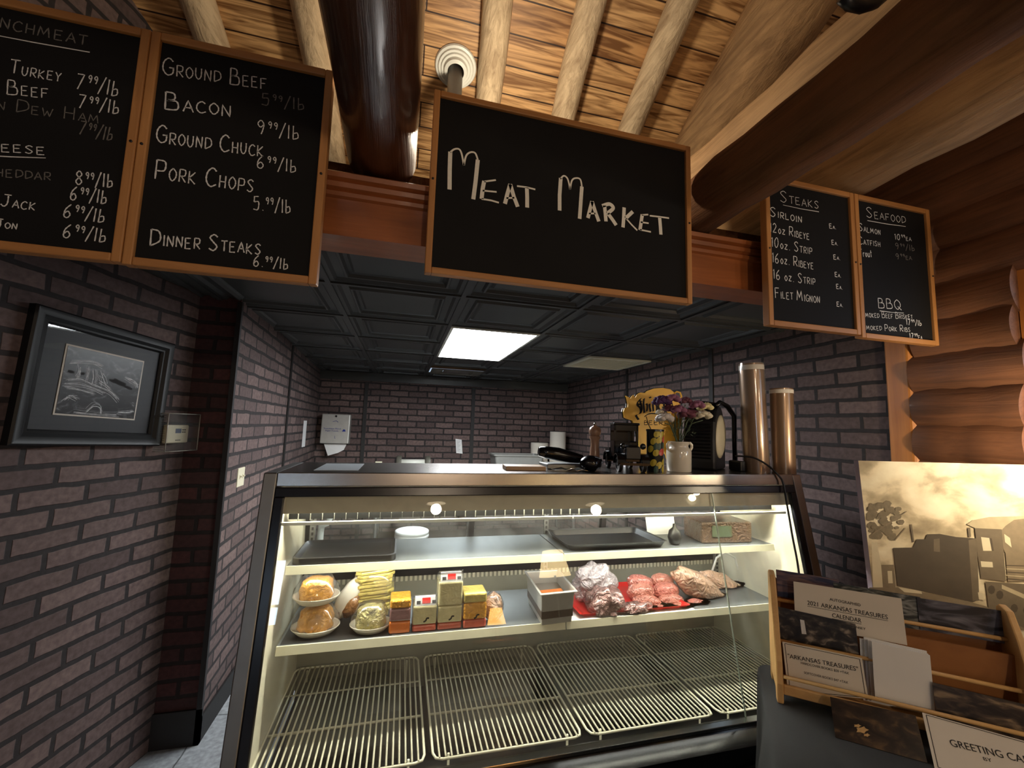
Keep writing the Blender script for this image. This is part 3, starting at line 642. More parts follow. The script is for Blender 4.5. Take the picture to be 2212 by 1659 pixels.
def strand(p, wd, mi):
    if mi == 2: ribbon(bm, smoothline(p, 5), wd, lambda s: pat(*s), 2); return
    for k in range(9):
        dx, dy = wr.gauss(0, wd*.55), wr.gauss(0, wd*.7)
        q = [(min(.985, max(.015, x+dx+wr.gauss(0, .006))), min(.985, max(.015, y+dy+wr.gauss(0, .008)))) for x, y in p]
        ribbon(bm, smoothline(q, 6), wr.uniform(.002, .007), lambda s: pat(*s), 1 if k % 3 else 3)
for a0, a1, b0, b1, wd in ((.16,.16,.72,.55,.03),(.27,.28,.74,.52,.028),(.36,.38,.72,.50,.03),(.42,.50,.66,.5,.05)): strand([(a0, b0), ((a0+a1)/2+.01, (b0+b1)/2), (a1, b1)], wd, 1)
for p in ([(.05,.5),(.2,.53),(.34,.5),(.46,.46),(.6,.40),(.72,.30)], [(.04,.42),(.2,.44),(.36,.42),(.52,.36)], [(.06,.38),(.22,.38),(.4,.34)], [(.44,.55),(.52,.5),(.6,.44)], [(.34,.06),(.42,.16),(.5,.14),(.52,.05)], [(.2,.05),(.5,.03),(.74,.05)], [(.76,.08),(.88,.09),(.97,.12)], [(.06,.78),(.3,.84),(.44,.8)], [(.78,.66),(.92,.6),(.97,.54)], [(.08,.2),(.14,.26),(.22,.24)]): strand(p, .026, 1)
for p in ([(.05,.63),(.12,.62)], [(.2,.63),(.24,.62)], [(.56,.6),(.7,.56),(.9,.5)], [(.62,.62),(.8,.56)]): strand(p, .05, 2)
obj('print', bm, [scenic('waterfall_print', [(.36, rgb(6, 6, 7)), (.52, rgb(22, 22, 23)), (.62, rgb(66, 66, 68)), (.74, rgb(150, 150, 152))], 5, 3, (1, 1.5, 1)), mat('water_grey', rgb(226, 226, 226), .4, vary=.4, scale=60), M_ink, mat('water_mid', rgb(120, 120, 122), .4, vary=.4, scale=60)], t)
bm = B(); quad(bm, [fr(-W2+.05, H2-.05, .013), fr(W2-.05, H2-.05, .013), fr(W2-.05, -H2+.05, .013), fr(-W2+.05, -H2+.05, .013)]); obj('glass', bm, M_picglass, t)
# thermostat behind its clear guard
p = pw(388, 972, .03); t = thing('thermostat', tuple(pw(382, 960)), 'white wall thermostat with small grey screen inside a clear guard box', 'thermostat')
def wl(a, b, z): return PW0+PWd*a+V((0, 0, b))+PWn*z
a0 = -.150; 
bm = B(); obox(bm, wl(a0, 1.434, .001), PWd*.128, PWn*.026, V((0, 0, .088))); obj('body', bm, M_plastic, t, bevel=.006)
bm = B(); obox(bm, wl(a0+.046, 1.482, .027), PWd*.034, PWn*.001, V((0, 0, .022))); obj('screen', bm, mat('lcd_grey', rgb(96, 106, 130), .3), t)
for q in range(2):
    for k in range(2): bm = B(); obox(bm, wl(a0+.086+k*.012, 1.484+q*.011, .027), PWd*.008, PWn*.002, V((0, 0, .006))); obj('button', bm, M_pan, t)
bm = B(); obox(bm, wl(a0+.05, 1.446, .027), PWd*.03, PWn*.001, V((0, 0, .004))); obj('maker_plate', bm, M_pan, t)
gt = thing('thermostat_guard', tuple(wl(-.1, 1.395, 0)), 'clear plastic lockable guard box around the thermostat beside the framed picture', 'guard')
bm = B(); ga, gb, gz = -.194, 1.398, .062; gw, gh = .192, .178
obox(bm, wl(ga, gb, .001), PWd*gw, PWn*gz, V((0, 0, gh))); obj('cover', bm, M_clear, gt, bevel=.006)
bm = B(); cs = [(ga, gb), (ga+gw, gb), (ga+gw, gb+gh), (ga, gb+gh)]
for i in range(4): tube(bm, [wl(*cs[i], gz), wl(*cs[(i+1) % 4], gz)], .0022, 6); tube(bm, [wl(*cs[i], .003), wl(*cs[i], gz)], .0018, 6)
obj('edge', bm, mat('clear_edge', rgb(150, 146, 136), .3), gt, label='pale clear plastic edges')
bm = B()
for k in range(16): obox(bm, wl(ga-.002, gb+.008+k*.0105, .012), PWd*.003, PWn*.04, V((0, 0, .004)))
obj('vent_rib', bm, M_clear, gt)
# light switch plate and notice on the alcove wall
yw = 2.755; xw = -.872-.0425*(yw-2.49)
t = thing('wall_switch', (xw, yw, 1.18), 'ivory double switch plate on the alcove brick wall left of the case', 'switch')
bm = B(); box(bm, (xw, yw-.052, 1.178), (xw+.007, yw+.052, 1.284)); obj('plate', bm, M_plastic, t, bevel=.003)
for y in (-.022, .022):
    bm = B(); box(bm, (xw+.007, yw+y-.005, 1.222), (xw+.009, yw+y+.005, 1.246)); box(bm, (xw+.008, yw+y-.004, 1.232), (xw+.018, yw+y+.004, 1.240)); obj('toggle', bm, M_plastic, t)
yw = 4.70; xw = -.872-.0425*(yw-2.49)
bm = B(); box(bm, (xw+.001, yw-.075, 1.30), (xw+.003, yw+.075, 1.565)); tag(obj('wall_notice', bm, M_bright), 'small white paper notice taped to the alcove side wall', 'notice')
# paper towel dispenser and note on the back wall
Yb = 5.498
t = thing('towel_dispenser', (-.765, Yb, 1.28), 'stainless paper towel dispenser on the back brick wall with a towel hanging out', 'dispenser')
bm = B(); prism(bm, [(-.925, Yb, 1.30), (-.925, Yb-.16, 1.31), (-.925, Yb-.13, 1.655), (-.925, Yb, 1.655)], (.315, 0, 0)); obj('cabinet', bm, mat('satin_steel_case', rgb(196, 194, 188), .4, .35), t, bevel=.01)
bm = B(); lathe(bm, [(.012, 0), (.012, .004), (0, .004)], (-.768, Yb-.134, 1.63), 12, (0, -1, 0)); obj('lock', bm, M_satin, t)
bm = B(); yy = Yb-.1485
typed(bm, 'Touchless Hand', V((-.80, yy-.002, 1.475)), V((1, 0, 0)), V((0, .08, .99)), .017, .19); typed(bm, 'Paper Towels', V((-.80, yy-.004, 1.450)), V((1, 0, 0)), V((0, .08, .99)), .015, .14)
prism(bm, [(-.69, yy-.003, 1.452), (-.65, yy-.003, 1.452), (-.656, yy-.003, 1.474), (-.676, yy-.003, 1.478)], (0, -.001, 0))
ribbon(bm, [(-.80, 1.565), (-.76, 1.575), (-.74, 1.56)], .006, lambda q: V((q[0], yy+.006, q[1]))); ribbon(bm, [(-.765, 1.40), (-.765, 1.37), (-.755, 1.368)], .004, lambda q: V((q[0], yy-.009, q[1])))
obj('printing', bm, M_blue, t, label='blue lettering')
bm = B(); prism(bm, [(-.885, Yb-.10, 1.30), (-.635, Yb-.10, 1.30), (-.66, Yb-.115, 1.235), (-.72, Yb-.125, 1.20), (-.83, Yb-.12, 1.165)], (0, -.003, 0)); obj('towel', bm, M_bright, t)
bm = B(); prism(bm, [(.672, Yb-.001, 1.395), (.752, Yb-.001, 1.385), (.772, Yb-.001, 1.205), (.69, Yb-.001, 1.212)], (0, -.002, 0)); t = tag(obj('wall_note', bm, M_bright), 'white handwritten note taped on the back brick wall between the seams', 'note')
bm = B()
for k in range(8): box(bm, (.69+k*.001, Yb-.0036, 1.365-k*.018), (.735+k*.001-(k % 3)*.01, Yb-.0032, 1.368-k*.018))
obj('writing', bm, M_faint, t)

# ------------------------------------------------------------------ the refrigerated display case
X0, X1, ZT = -.40, 1.765, 1.385
def gy(z): return 1.43+.2*(z-.5)
case = thing('display_case', (.68, 1.75, 0), 'stainless refrigerated meat display case with slanted glass front and black gasket', 'display case')
side = [(1.345, 0), (1.335, .43), (gy(.5)-.014, .50), (gy(1.33)-.008, 1.345), (1.596, ZT-.001), (2.0, ZT-.001), (2.03, 1.30), (2.16, .64), (2.16, 0)]
for xa, xb in ((X0-.042, X0), (X1, X1+.046)):
    bm = B(); prism(bm, [(xa, y, z) for y, z in side], (xb-xa, 0, 0)); obj('end_panel', bm, M_steelr if xa < 0 else M_steel, case, bevel=.004)
bm = B(); prism(bm, [(X0, y, z) for y, z in ((1.590, 1.338), (1.594, ZT), (2.0, ZT), (2.02, 1.335), (1.62, 1.335))], (X1-X0, 0, 0)); obj('top', bm, M_steel, case, bevel=.003, label='brushed stainless top with a flat front band')
# black gasket frame and chrome sill
bm = B()
def gp(x, z, o=0): return V((x, gy(z)-o, z))
def bar(bm, a, b, wv, d=.014, mi=0): obox(bm, a, V(b)-V(a), wv, V((0, d, 0)), mi)
obox(bm, gp(X0, 1.305, .012), V((X1-X0, 0, 0)), V((0, .006, .031)), V((0, .018, 0)))
for x, wx in ((X0, .030), (X1-.030, .030)): prism(bm, [gp(x, .492, .012), gp(x, 1.305, .012), gp(x, 1.305, -.008), gp(x, .492, -.008)], (wx, 0, 0))
obj('gasket_frame', bm, M_navy, case, bevel=.003)
bm = B(); obox(bm, (X0-.01, gy(.485)-.022, .484), (X1-X0+.02, 0, 0), (0, .03, 0), (0, 0, .013)); obj('sill', bm, M_chrome, case, bevel=.002)
bm = B(); prism(bm, [(X0-.041, 1.345, .395), (X0-.041, 1.335, .42), (X0-.041, 1.345, .462), (X0-.041, gy(.48)-.02, .484), (X0-.041, gy(.48)+.01, .484), (X0-.041, 1.43, .395)], (X1-X0+.085, 0, 0)); obj('bumper', bm, M_black, case, smooth=40)
bm = B(); box(bm, (X0, 1.365, .10), (X1, 1.40, .395)); obj('front_panel', bm, mat('bronze_steel', rgb(70, 62, 56), .25, .9), case)
bm = B(); box(bm, (X0, 1.42, 0), (X1, 1.45, .10)); obj('kick_plate', bm, M_trimblack, case)
xs_ = 1.322
for xa, xb in ((X0+.028, xs_-.0015), (xs_+.0015, X1-.028)):
    bm = B(); prism(bm, [gp(xa, .497), gp(xa, 1.306), gp(xa, 1.306, -.005), gp(xa, .497, -.005)], (xb-xa, 0, 0)); obj('front_glass', bm, M_glass, case)
bm = B(); prism(bm, [gp(xs_-.0015, .497, .0005), gp(xs_-.0015, 1.306, .0005), gp(xs_-.0015, 1.306, -.0055), gp(xs_-.0015, .497, -.0055)], (.003, 0, 0)); obj('glass_joint', bm, mat('glass_edge', rgb(200, 214, 200), .2), case)
# inner liner
for xa, xb in ((X0, X0+.012), (X1-.012, X1)): bm = B(); prism(bm, [(xa, y, z) for y, z in ((gy(.43)+.02, .40), (gy(1.33)+.012, 1.335), (2.0, 1.335), (2.03, 1.29), (2.15, .64), (2.15, .40))], (xb-xa, 0, 0)); obj('liner', bm, M_cream, case, label='cream enamel inner walls')
bm = B(); box(bm, (X0+.012, 1.46, .345), (X1-.012, 2.15, .352)); box(bm, (X0+.012, 1.452, .352), (X1-.012, 1.458, .482)); obj('bin', bm, M_bin, case)
bm = B(); prism(bm, [(X0+.012, y, z) for y, z in ((2.15, .352), (2.15, .66), (2.135, .86), (2.10, .86), (2.12, .352))], (X1-X0-.024, 0, 0)); obj('rear_wall', bm, mat('grey_enamel', rgb(150, 148, 134), .45), case)
bm = B()
for k in range(100):
    x = X0+.03+k*.0211
    if x < X1-.03: obox(bm, (x, 2.094, .835), (.011, 0, 0), (0, .012, 0), (0, -.006, .10))
obj('rear_grille', bm, M_cream, case)
for a, b in ((-.34, .06), (.16, .60), (.70, 1.16), (1.26, 1.68)):
    bm = B(); prism(bm, [(a, y, z) for y, z in ((1.70, .352), (1.70, .40), (1.80, .455), (2.09, .455), (2.09, .352))], (b-a, 0, 0)); obj('fan_housing', bm, M_pan, case, bevel=.006)
# lamp canopy, slots, lower bar and fluorescent tube
bm = B(); prism(bm, [gp(X0+.012, 1.334, -.014), gp(X0+.012, 1.248, -.014), gp(X0+.012, 1.248, -.022), gp(X0+.012, 1.334, -.022)], (X1-X0-.024, 0, 0)); obj('canopy', bm, M_cream, case)
bm = B()
for k in range(28):
    x = X0+.07+k*.0385
    box(bm, (x, 1.612, 1.221), (x+.0012, 1.625, 1.243))
obj('slot_divider', bm, M_pan, case)
bm = B(); box(bm, (X0+.03, 1.668, 1.214), (X1-.05, 1.69, 1.245)); obj('duct', bm, mat('slot_black', rgb(9, 9, 9), .9, spec=.1), case)
for xa, xb in ((X0+.026, .672), (.676, X1-.045)):
    bm = B(); box(bm, (xa, 1.594, 1.208), (xb, 1.608, 1.219)); obj('light_rail', bm, M_white, case, bevel=.002)
bm = B(); tube(bm, [(X0+.05, 1.644, 1.276), (X1-.06, 1.644, 1.276)], .012, 12); obj('lamp_tube', bm, M_tube, case)
# slotted uprights, rear sliding doors
for x in (X0+.045, .69, 1.66):
    bm = B(); box(bm, (x, 1.985, .70), (x+.022, 2.0, 1.28))
    for k in range(26): box(bm, (x+.007, 1.983, .715+k*.0215), (x+.015, 1.9855, .727+k*.0215), 1)
    obj('upright', bm, [M_steelr, M_trimblack], case)
bm = B(); box(bm, (X0+.012, 2.01, 1.285), (X1-.012, 2.04, 1.335)); box(bm, (X0+.012, 2.085, .86), (X1-.012, 2.14, .89))
obj('door_track', bm, M_satin, case)
for xa, xb, yo in ((X0+.014, .36, 0), (.33, 1.05, .014), (1.03, X1-.014, 0)):
    P = lambda x, z: V((x, 2.025+yo+(1.285-z)*.16, z))
    bm = B()
    for xq in (xa, xb-.026): obox(bm, P(xq, .89), (.026, 0, 0), P(xq, 1.285)-P(xq, .89), (0, .010, 0))
    dr = obj('sliding_door', bm, M_satin, case)
    bm = B(); quad(bm, [P(xa+.026, .89), P(xb-.026, .89), P(xb-.026, 1.285), P(xa+.026, 1.285)]); obj('door_glass', bm, M_reardoor, dr)
# two tiers of steel shelves in two bays
for (z, yf, xl, xr) in ((1.055, 1.66, X0+.036, 1.715), (.808, 1.625, X0+.034, 1.70)):
    for xa, xb in ((xl, .662), (.668, xr)):
        bm = B(); box(bm, (xa, yf+.004, z-.006), (xb, 1.98, z)); sh = obj('shelf', bm, M_shelf, case)
        bm = B(); tube(bm, [(xa+.02, yf+.014, z-.014), (xb-.02, yf+.014, z-.014)], .006, 10); obj('light_strip', bm, M_strip if z > 1 else M_strip2, sh)  # the strip under the lower shelf is added fill light for the racks
        bm = B(); obox(bm, (xa, yf-.004, z-.026), (xb-xa, 0, 0), (0, .006, .027), (0, .005, 0)); obj('price_rail', bm, M_lip, sh, label='cream front lip')
        for x in (xa+.012, xb-.018): bm = B(); prism(bm, [(x, yf+.03, z-.006), (x, 1.985, z-.006), (x, 1.985, z-.05)], (.004, 0, 0)); obj('bracket', bm, M_steelr, sh)
# four white wire floor racks
def grate(x0, x1, y0=1.462, y1=2.085, z=.50):
    t = thing('wire_rack', ((x0+x1)/2, (y0+y1)/2, z), 'white wire floor rack', 'wire rack', 'wire floor racks in the meat case')
    c = .03; rim = [(x0+c, y0), (x1-c, y0), (x1-.008, y0+.008), (x1, y0+c), (x1, y1-c), (x1-.008, y1-.008), (x1-c, y1), (x0+c, y1), (x0+.008, y1-.008), (x0, y1-c), (x0, y0+c), (x0+.008, y0+.008), (x0+c, y0)]
    bm = B(); tube(bm, [(a, b, z) for a, b in rim], .0042, 8); obj('rim', bm, M_wire, t)
    bm = B(); nn = 26
    for k in range(1, nn):
        x = x0+(x1-x0)*k/nn; tube(bm, [(x, y0+.002, z+.003), (x, y1-.002, z+.003)], .0033, 6)
    obj('wire', bm, M_wire, t)
    for yy, r in ((1.685, .0045), (1.90, .003)):
        bm = B(); tube(bm, [(x0+.002, yy, z-.003), (x1-.002, yy, z-.003)], r, 8); obj('cross_bar', bm, M_wire, t)
    for x in (x0+.05, x1-.05):
        for y in (y0+.02, y1-.02): bm = B(); tube(bm, [(x, y, z), (x, y, .352)], .004, 6); obj('foot', bm, M_wire, t)
    return t
gl = ['wire floor rack at the far left end of the meat case', 'second wire floor rack from the left end of the meat case', 'third wire floor rack from the left end of the meat case', 'wire floor rack at the right end of the meat case beside the dark tablecloth']
gr = grate(-.385, .128); gr['label'] = gl[0]
for k in range(1, 4):
    c = copy_tree(gr, label=gl[k]); c.location.x += .540*k

# ------------------------------------------------------------------ food in the case
def food(name, col, rough=.35, bump=.5, bs=40, vary=.25, sc=30, coat=.8, **k):
    m = mat(name, rgb(*col), rough, 0, vary, sc, bump, bs, coat, **k)
    for n_ in m.node_tree.nodes:
        if n_.type == 'BUMP': n_.inputs['Distance'].default_value = .03
        if n_.type == 'TEX_NOISE' and abs(n_.inputs['Scale'].default_value-bs) < 1e-4: n_.inputs['Distortion'].default_value = 1.6; n_.inputs['Detail'].default_value = 2
    m.node_tree.nodes['Principled BSDF'].inputs['Coat Roughness'].default_value = .15
    return m
F_ched = food('orange_cheddar', (240, 164, 52), bump=.5, bs=40, vary=.3, sc=50); F_pale = food('pale_cheese', (224, 210, 130), bump=.8, bs=50); F_slice = food('pale_slices', (212, 192, 104), bump=.3, bs=25)
F_deep = food('deep_orange_cheese', (226, 120, 40), bump=.1); F_ivory = food('ivory_cheese', (222, 212, 164), bump=.12); F_redw = food('red_wrapper', (196, 88, 66), bump=.15); F_mauve = food('mauve_wrapper', (150, 112, 112), bump=.2)
F_foam = mat('white_foam', rgb(232, 226, 206), .6); F_brown = food('brown_paper_pack', (150, 104, 60)); F_pink = food('pink_sausage', (226, 138, 122), bump=.8, bs=55, coat=1); F_rose = food('rose_meat', (232, 150, 130), bump=.8, bs=50, coat=1)
F_dark = food('dark_wrapped_meat', (136, 100, 94), bump=1.0, bs=34, coat=1); F_purp = food('purple_wrapped_meat', (206, 194, 194), bump=1.0, bs=26, vary=.6, coat=1); F_tan = food('tan_wrapped_meat', (222, 178, 146), bump=1.0, bs=28, coat=1, vary=.4)
F_red = mat('red_tray', rgb(206, 36, 32), .35)
ZS = .808
def cheese_tray(x, y, z, r, h, m, label, group=None, tilt=0):
    t = thing('cheese_tray', (x, y, z), label, 'cheese', group)
    bm = B(); lathe(bm, [(0, .0), (r*.72, 0), (r, .022), (r*1.0, .026), (r*.93, .022), (r*.68, .006), (0, .006)], (x, y, z), 32, sy=.8); obj('foam_tray', bm, F_foam, t)
    bm = B(); blob(bm, (x, y, z+.006+h*.5), (r*.80, r*.60, h*.56), seed=x*9+z*5, amp=.10, freq=2.2, sub=4)
    for v in bm.verts:
        q = [(v.co.x-x)/(r*.78), (v.co.y-y)/(r*.60), (v.co.z-z-.006-h*.5)/(h*.56)]
        q = [math.copysign(min(1.05, abs(c_))**.55, c_)*.86 for c_ in q]; tp = 1-.10*q[2]
        v.co = V((x+q[0]*r*.80*tp+.0018*math.sin(q[2]*9+q[1]*5), y+q[1]*r*.62*tp+.002*math.sin(q[0]*11), z+.006+h*.5+q[2]*h*.54+.002*math.sin(q[0]*14)))
        v.co.z = max(v.co.z, z+.0065)
    obj('cheese', bm, m, t)
    bm = B(); lathe(bm, [(r*.99, .027), (r*.93, .03+h*.3), (r*.80, h*.8), (r*.62, h+.010), (0, h+.012)], (x, y, z), 28, sy=.82)
    for v in bm.verts: v.co += V((random.uniform(-.002, .002), random.uniform(-.002, .002), 0))
    obj('film', bm, M_film, t)
    return t
tr = 'trays of wrapped cheese on the lower shelf'
cheese_tray(-.262, 1.715, ZS, .082, .085, F_ched, 'lower tray of film-wrapped orange shredded cheese at the left end', tr)
cheese_tray(-.268, 1.722, ZS+.103, .080, .080, F_ched, 'upper tray of film-wrapped orange shredded cheese on top of another', tr)
cheese_tray(-.072, 1.700, ZS, .074, .082, F_pale, 'tray of film-wrapped pale yellow cheese in front of the sliced stack', tr)
t = thing('sliced_cheese_stack', (-.075, 1.84, ZS), 'tall wavy film-wrapped stack of pale yellow cheese slices behind the pale tray', 'cheese')
bm = B(); rn = random.Random(4)
for k in range(15):
    z = ZS+.004+k*.0126; a = rn.uniform(-.12, .12); s = .070+rn.uniform(-.006, .006)
    ct = V((-.075+rn.uniform(-.006, .006), 1.83, z)); ex = V((math.cos(a), math.sin(a), .06)); ey = V((-math.sin(a), math.cos(a), -.03))
    prism(bm, [ct+ex*(s*cx)+ey*(s*.8*cy) for cx, cy in ((-1, -.7), (-.7, -1), (.7, -1), (1, -.7), (1, .7), (.7, 1), (-.7, 1), (-1, .7))], (0, 0, .0115))
obj('slice', bm, F_slice, t, bevel=.003)
bm = B(); blob(bm, (-.074, 1.83, ZS+.10), (.082, .072, .112), 5, .08, 3)
for v in bm.verts: v.co.z = max(v.co.z, ZS+.001)
obj('film', bm, M_film, t)
t = thing('wrapped_sandwich', (-.165, 1.80, ZS), 'white and brown film-wrapped bundle leaning between orange and pale cheese', 'food pack')
bm = B(); R_ = Matrix.Rotation(.5, 3, 'Y') @ Matrix.Rotation(.2, 3, 'Z'); blob(bm, (-.166, 1.80, ZS+.078), (.038, .032, .085), 3, .1, 2, rot=R_)
for v in bm.verts: v.co.z = max(v.co.z, ZS+.001)
obj('wrapper', bm, F_foam, t); bm = B(); blob(bm, (-.150, 1.792, ZS+.055), (.032, .034, .05), 8, .1, 2, rot=R_)
for v in bm.verts: v.co.z = max(v.co.z, ZS+.001)
obj('bread', bm, F_brown, t)
def block(x, y, w_, d_, layers, label, lab=None, rot=0, mark=False):
    t = thing('cheese_block', (x, y, ZS), label, 'cheese', 'blocks of packaged cheese on the lower shelf')
    c, s = math.cos(rot), math.sin(rot); ex = V((c, s, 0)); ey = V((-s, c, 0)); z = ZS+.001
    for h, m, nm in layers:
        bm = B(); obox(bm, V((x, y, z))-ex*w_/2-ey*d_/2, ex*w_, ey*d_, V((0, 0, h-.0012))); obj(nm, bm, m, t, bevel=.006); z += h
    o0 = V((x, y, z))-ex*w_/2-ey*d_/2
    if lab:
        bm = B(); obox(bm, o0+ex*.006+ey*.004, ex*(w_-.012), ey*.012+V((0, 0, .03)), V((0, .001, .001)))
        q = o0+ex*.006+ey*.0035
        obox(bm, q+ex*.026+ey*.002+V((0, 0, .006)), ex*.03, ey*.0072+V((0, 0, .018)), V((0, -.0006, .0003)), 1); obox(bm, q+ex*.006+ey*.002+V((0, 0, .005)), ex*.014, ey*.004+V((0, 0, .010)), V((0, -.0006, .0003)), 2); obox(bm, q+ex*.062+ey*.002+V((0, 0, .005)), ex*.014, ey*.004+V((0, 0, .010)), V((0, -.0006, .0003)), 2)
        obj('label', bm, [M_bright, F_red, M_ink], t, label='white label with red and black marks')
        bm = B(); prism(bm, [o0-ey*.001, o0+ex*w_-ey*.001, o0+ex*w_+ey*d_, o0+ey*d_], (0, 0, .004)); prism(bm, [o0-ey*.001, o0+ey*.02+V((0, 0, .034)), o0+ey*d_], ex*w_); obj('pouch', bm, M_film, t)
    if mark:
        bm = B(); q = V((x, y, ZS+.035))-ex*.004-ey*(d_/2+.0008)
        ribbon(bm, smoothline([(0, 0), (.008, .004), (.012, .012), (.02, .012)]), .007, lambda p: q+ex*p[0]+V((0, 0, p[1]))); obj('emblem', bm, M_ink, t)
    return t
block(.030, 1.690, .074, .09, [(.042, F_deep, 'block'), (.045, F_mauve, 'wrapped_block'), (.030, F_ched, 'slab')], 'short stack of deep orange cheese blocks, narrowest of the packages')
block(.118, 1.690, .086, .09, [(.024, F_redw, 'base_band'), (.066, F_ivory, 'block')], 'ivory cheese block with red base and white label standing up on top', lab=True, mark=True)
block(.210, 1.690, .090, .09, [(.024, F_redw, 'base_band'), (.060, F_ivory, 'block'), (.086, F_ivory, 'upper_block')], 'tallest pair of stacked ivory cheese blocks with white label', lab=True, mark=True)
block(.304, 1.685, .088, .09, [(.03, F_redw, 'base_band'), (.060, F_ched, 'block'), (.035, F_slice, 'slab')], 'yellow and orange cheese block at the right of the cheese row', mark=True)
t = thing('ham_pack', (.385, 1.70, ZS), 'small round shrink-wrapped brown ham beside the orange cheese block', 'food pack')
bm = B(); blob(bm, (.385, 1.70, ZS+.05), (.04, .04, .05), 12, .1, 2); obj('ham', bm, F_tan, t)
bm = B(); blob(bm, (.385, 1.70, ZS+.05), (.043, .043, .051), 12, .14, 3)
for v in bm.verts: v.co.z = max(v.co.z, ZS+.0005)
obj('film', bm, M_film, t)
# black tray under the cheese
t = thing('black_tray', (-.17, 1.80, ZS), 'flat black plastic tray under the wrapped orange cheese', 'tray')
bm = B(); box(bm, (-.358, 1.64, ZS), (.005, 1.96, ZS+.0006)); obj('mat', bm, M_satin, t)
# steam table pan
zr = ZS+.125
rim = [at(px, py, 'Z', zr) for px, py in ((1168, 1284), (1247, 1276), (1206, 1229), (1133, 1233))]
cx = sum(rim, V())/4
t = thing('steam_pan', (cx.x, cx.y, ZS), 'deep stainless steam table pan with rolled rim beside the red tray', 'pan')
bm = B()
def pring(k, z): return [bm.verts.new(cx.xy.to_3d()+(p-cx).xy.to_3d()*k+V((0, 0, z))) for p in rim]
seq = [(.82, ZS), (.91, zr-.008), (1.02, zr-.006), (1.02, zr), (.90, zr), (.88, zr-.02), (.80, ZS+.006)]
prev = None
for k, z in seq:
    cur = pring(k, z)
    if prev: ringq(bm, prev, cur)
    else: bm.faces.new(cur)
    prev = cur
bm.faces.new(prev); obj('pan_body', bm, mat('pan_steel', rgb(196, 192, 184), .34, .65), t, bevel=.004)
bm = B(); v0 = [cx.xy.to_3d()+(p-cx).xy.to_3d()*.86+V((0, 0, ZS+.075)) for p in rim]; prism(bm, v0, (0, 0, -.05)); obj('contents', bm, mat('dark_gravy', rgb(66, 50, 36), .3), t)
bm = B(); obox(bm, v0[0].lerp(v0[3], .35)+V((0, 0, .002)), (v0[1]-v0[0])*.9, (v0[3]-v0[0])*.14, V((0, 0, .012))); obj('carrot_stick', bm, F_deep, t)
# red tray of wrapped meat on white paper
bm = B(); box(bm, (.672, 1.632, ZS), (1.26, 1.95, ZS+.0008)); tag(obj('paper_liner', bm, M_bright), 'white paper sheet under the red meat tray', 'paper')
t = thing('red_tray', (.98, 1.79, ZS), 'red plastic tray holding sausages and wrapped meat on the lower shelf', 'tray')
bm = B(); o = [(.73, 1.64), (1.24, 1.64), (1.24, 1.94), (.73, 1.94)]; prev = None; ctr = V((.985, 1.79, 0))
for k, z in ((.90, ZS+.0009), (1, ZS+.018), (1.01, ZS+.018), (.98, ZS+.016), (.89, ZS+.0045)):
    cur = [bm.verts.new(ctr+(V((a, b, 0))-ctr)*k+V((0, 0, z))) for a, b in o]
    if prev: ringq(bm, prev, cur)
    else: bm.faces.new(cur)
    prev = cur
bm.faces.new(prev); obj('tray_body', bm, F_red, t, bevel=.003)
ZM = ZS+.006
def meat_px(name, px, py, w_, h_, Y, m, label, cat, group=None, rot=0, seed=1, amp=.13, dy=.8, rest=None, sub=4):
    c = at(px, py, 'Y', Y); s = Y/FPX*1.05; rx, rzz = w_*s/2, h_*s/2
    bm = B(); R2 = Matrix.Rotation(-math.radians(rot), 3, 'Y'); blob(bm, c, (rx, min(rx, rzz)*dy*1.15, rzz), seed, amp, 2.6, sub, rot=R2)
    zl = rest if rest is not None else min(v.co.z for v in bm.verts)
    if zl < ZM: zl = ZM
    for v in bm.verts: v.co.z = max(v.co.z, zl)
    return tag(obj(name, bm, m), label, cat, group)
meat_px('wrapped_roast', 1284, 1262, 92, 84, 1.80, F_purp, 'large pale roast wrapped in shiny crumpled film at the back of the red tray', 'meat', seed=3, rest=ZM, amp=.2)
meat_px('wrapped_roast', 1305, 1308, 86, 80, 1.70, F_dark, 'dark film-wrapped roast at the front left of the red tray', 'meat', seed=5, rot=-25, rest=ZM, amp=.18)
meat_px('wrapped_roast', 1366, 1324, 96, 42, 1.665, F_dark, 'low dark film-wrapped meat pack in front of the sausages', 'meat', seed=9, rot=8, rest=ZM, amp=.2)
for i, (px, py, w_, h_, Y, lab) in enumerate(((1382, 1258, 62, 34, 1.80, 'pink sausage pack in the back row, left one'), (1430, 1254, 56, 30, 1.81, 'pink sausage pack in the back row, right one'), (1384, 1279, 62, 40, 1.765, 'fat rosy sausage second row beside the pale roast'),
    (1438, 1276, 64, 38, 1.77, 'fat rosy sausage second row beside the large tan bags'), (1398, 1301, 70, 32, 1.725, 'rosy sausage third row behind the dark low pack'), (1450, 1298, 62, 32, 1.73, 'rosy sausage third row under the large tan bags'), (1424, 1325, 58, 34, 1.685, 'front row sausage beside the dark low pack'), (1470, 1320, 66, 36, 1.685, 'front row sausage at the right front corner of the red tray'))):
    meat_px('sausage', px, py, w_, h_, Y, F_rose if i % 3 else F_pink, lab, 'sausage', 'film-wrapped sausages on the red tray', rot=-8+4*(i % 4), seed=20+i, amp=.05, dy=1.0)
meat_px('wrapped_poultry', 1508, 1268, 150, 58, 1.76, F_tan, 'large tan film-wrapped meat bag sloping down to the right, front one', 'meat', seed=41, rot=-30, amp=.09)
meat_px('wrapped_poultry', 1560, 1268, 130, 56, 1.86, F_tan, 'large tan film-wrapped meat bag sloping down to the right, rear one', 'meat', seed=44, rot=-28, amp=.09)
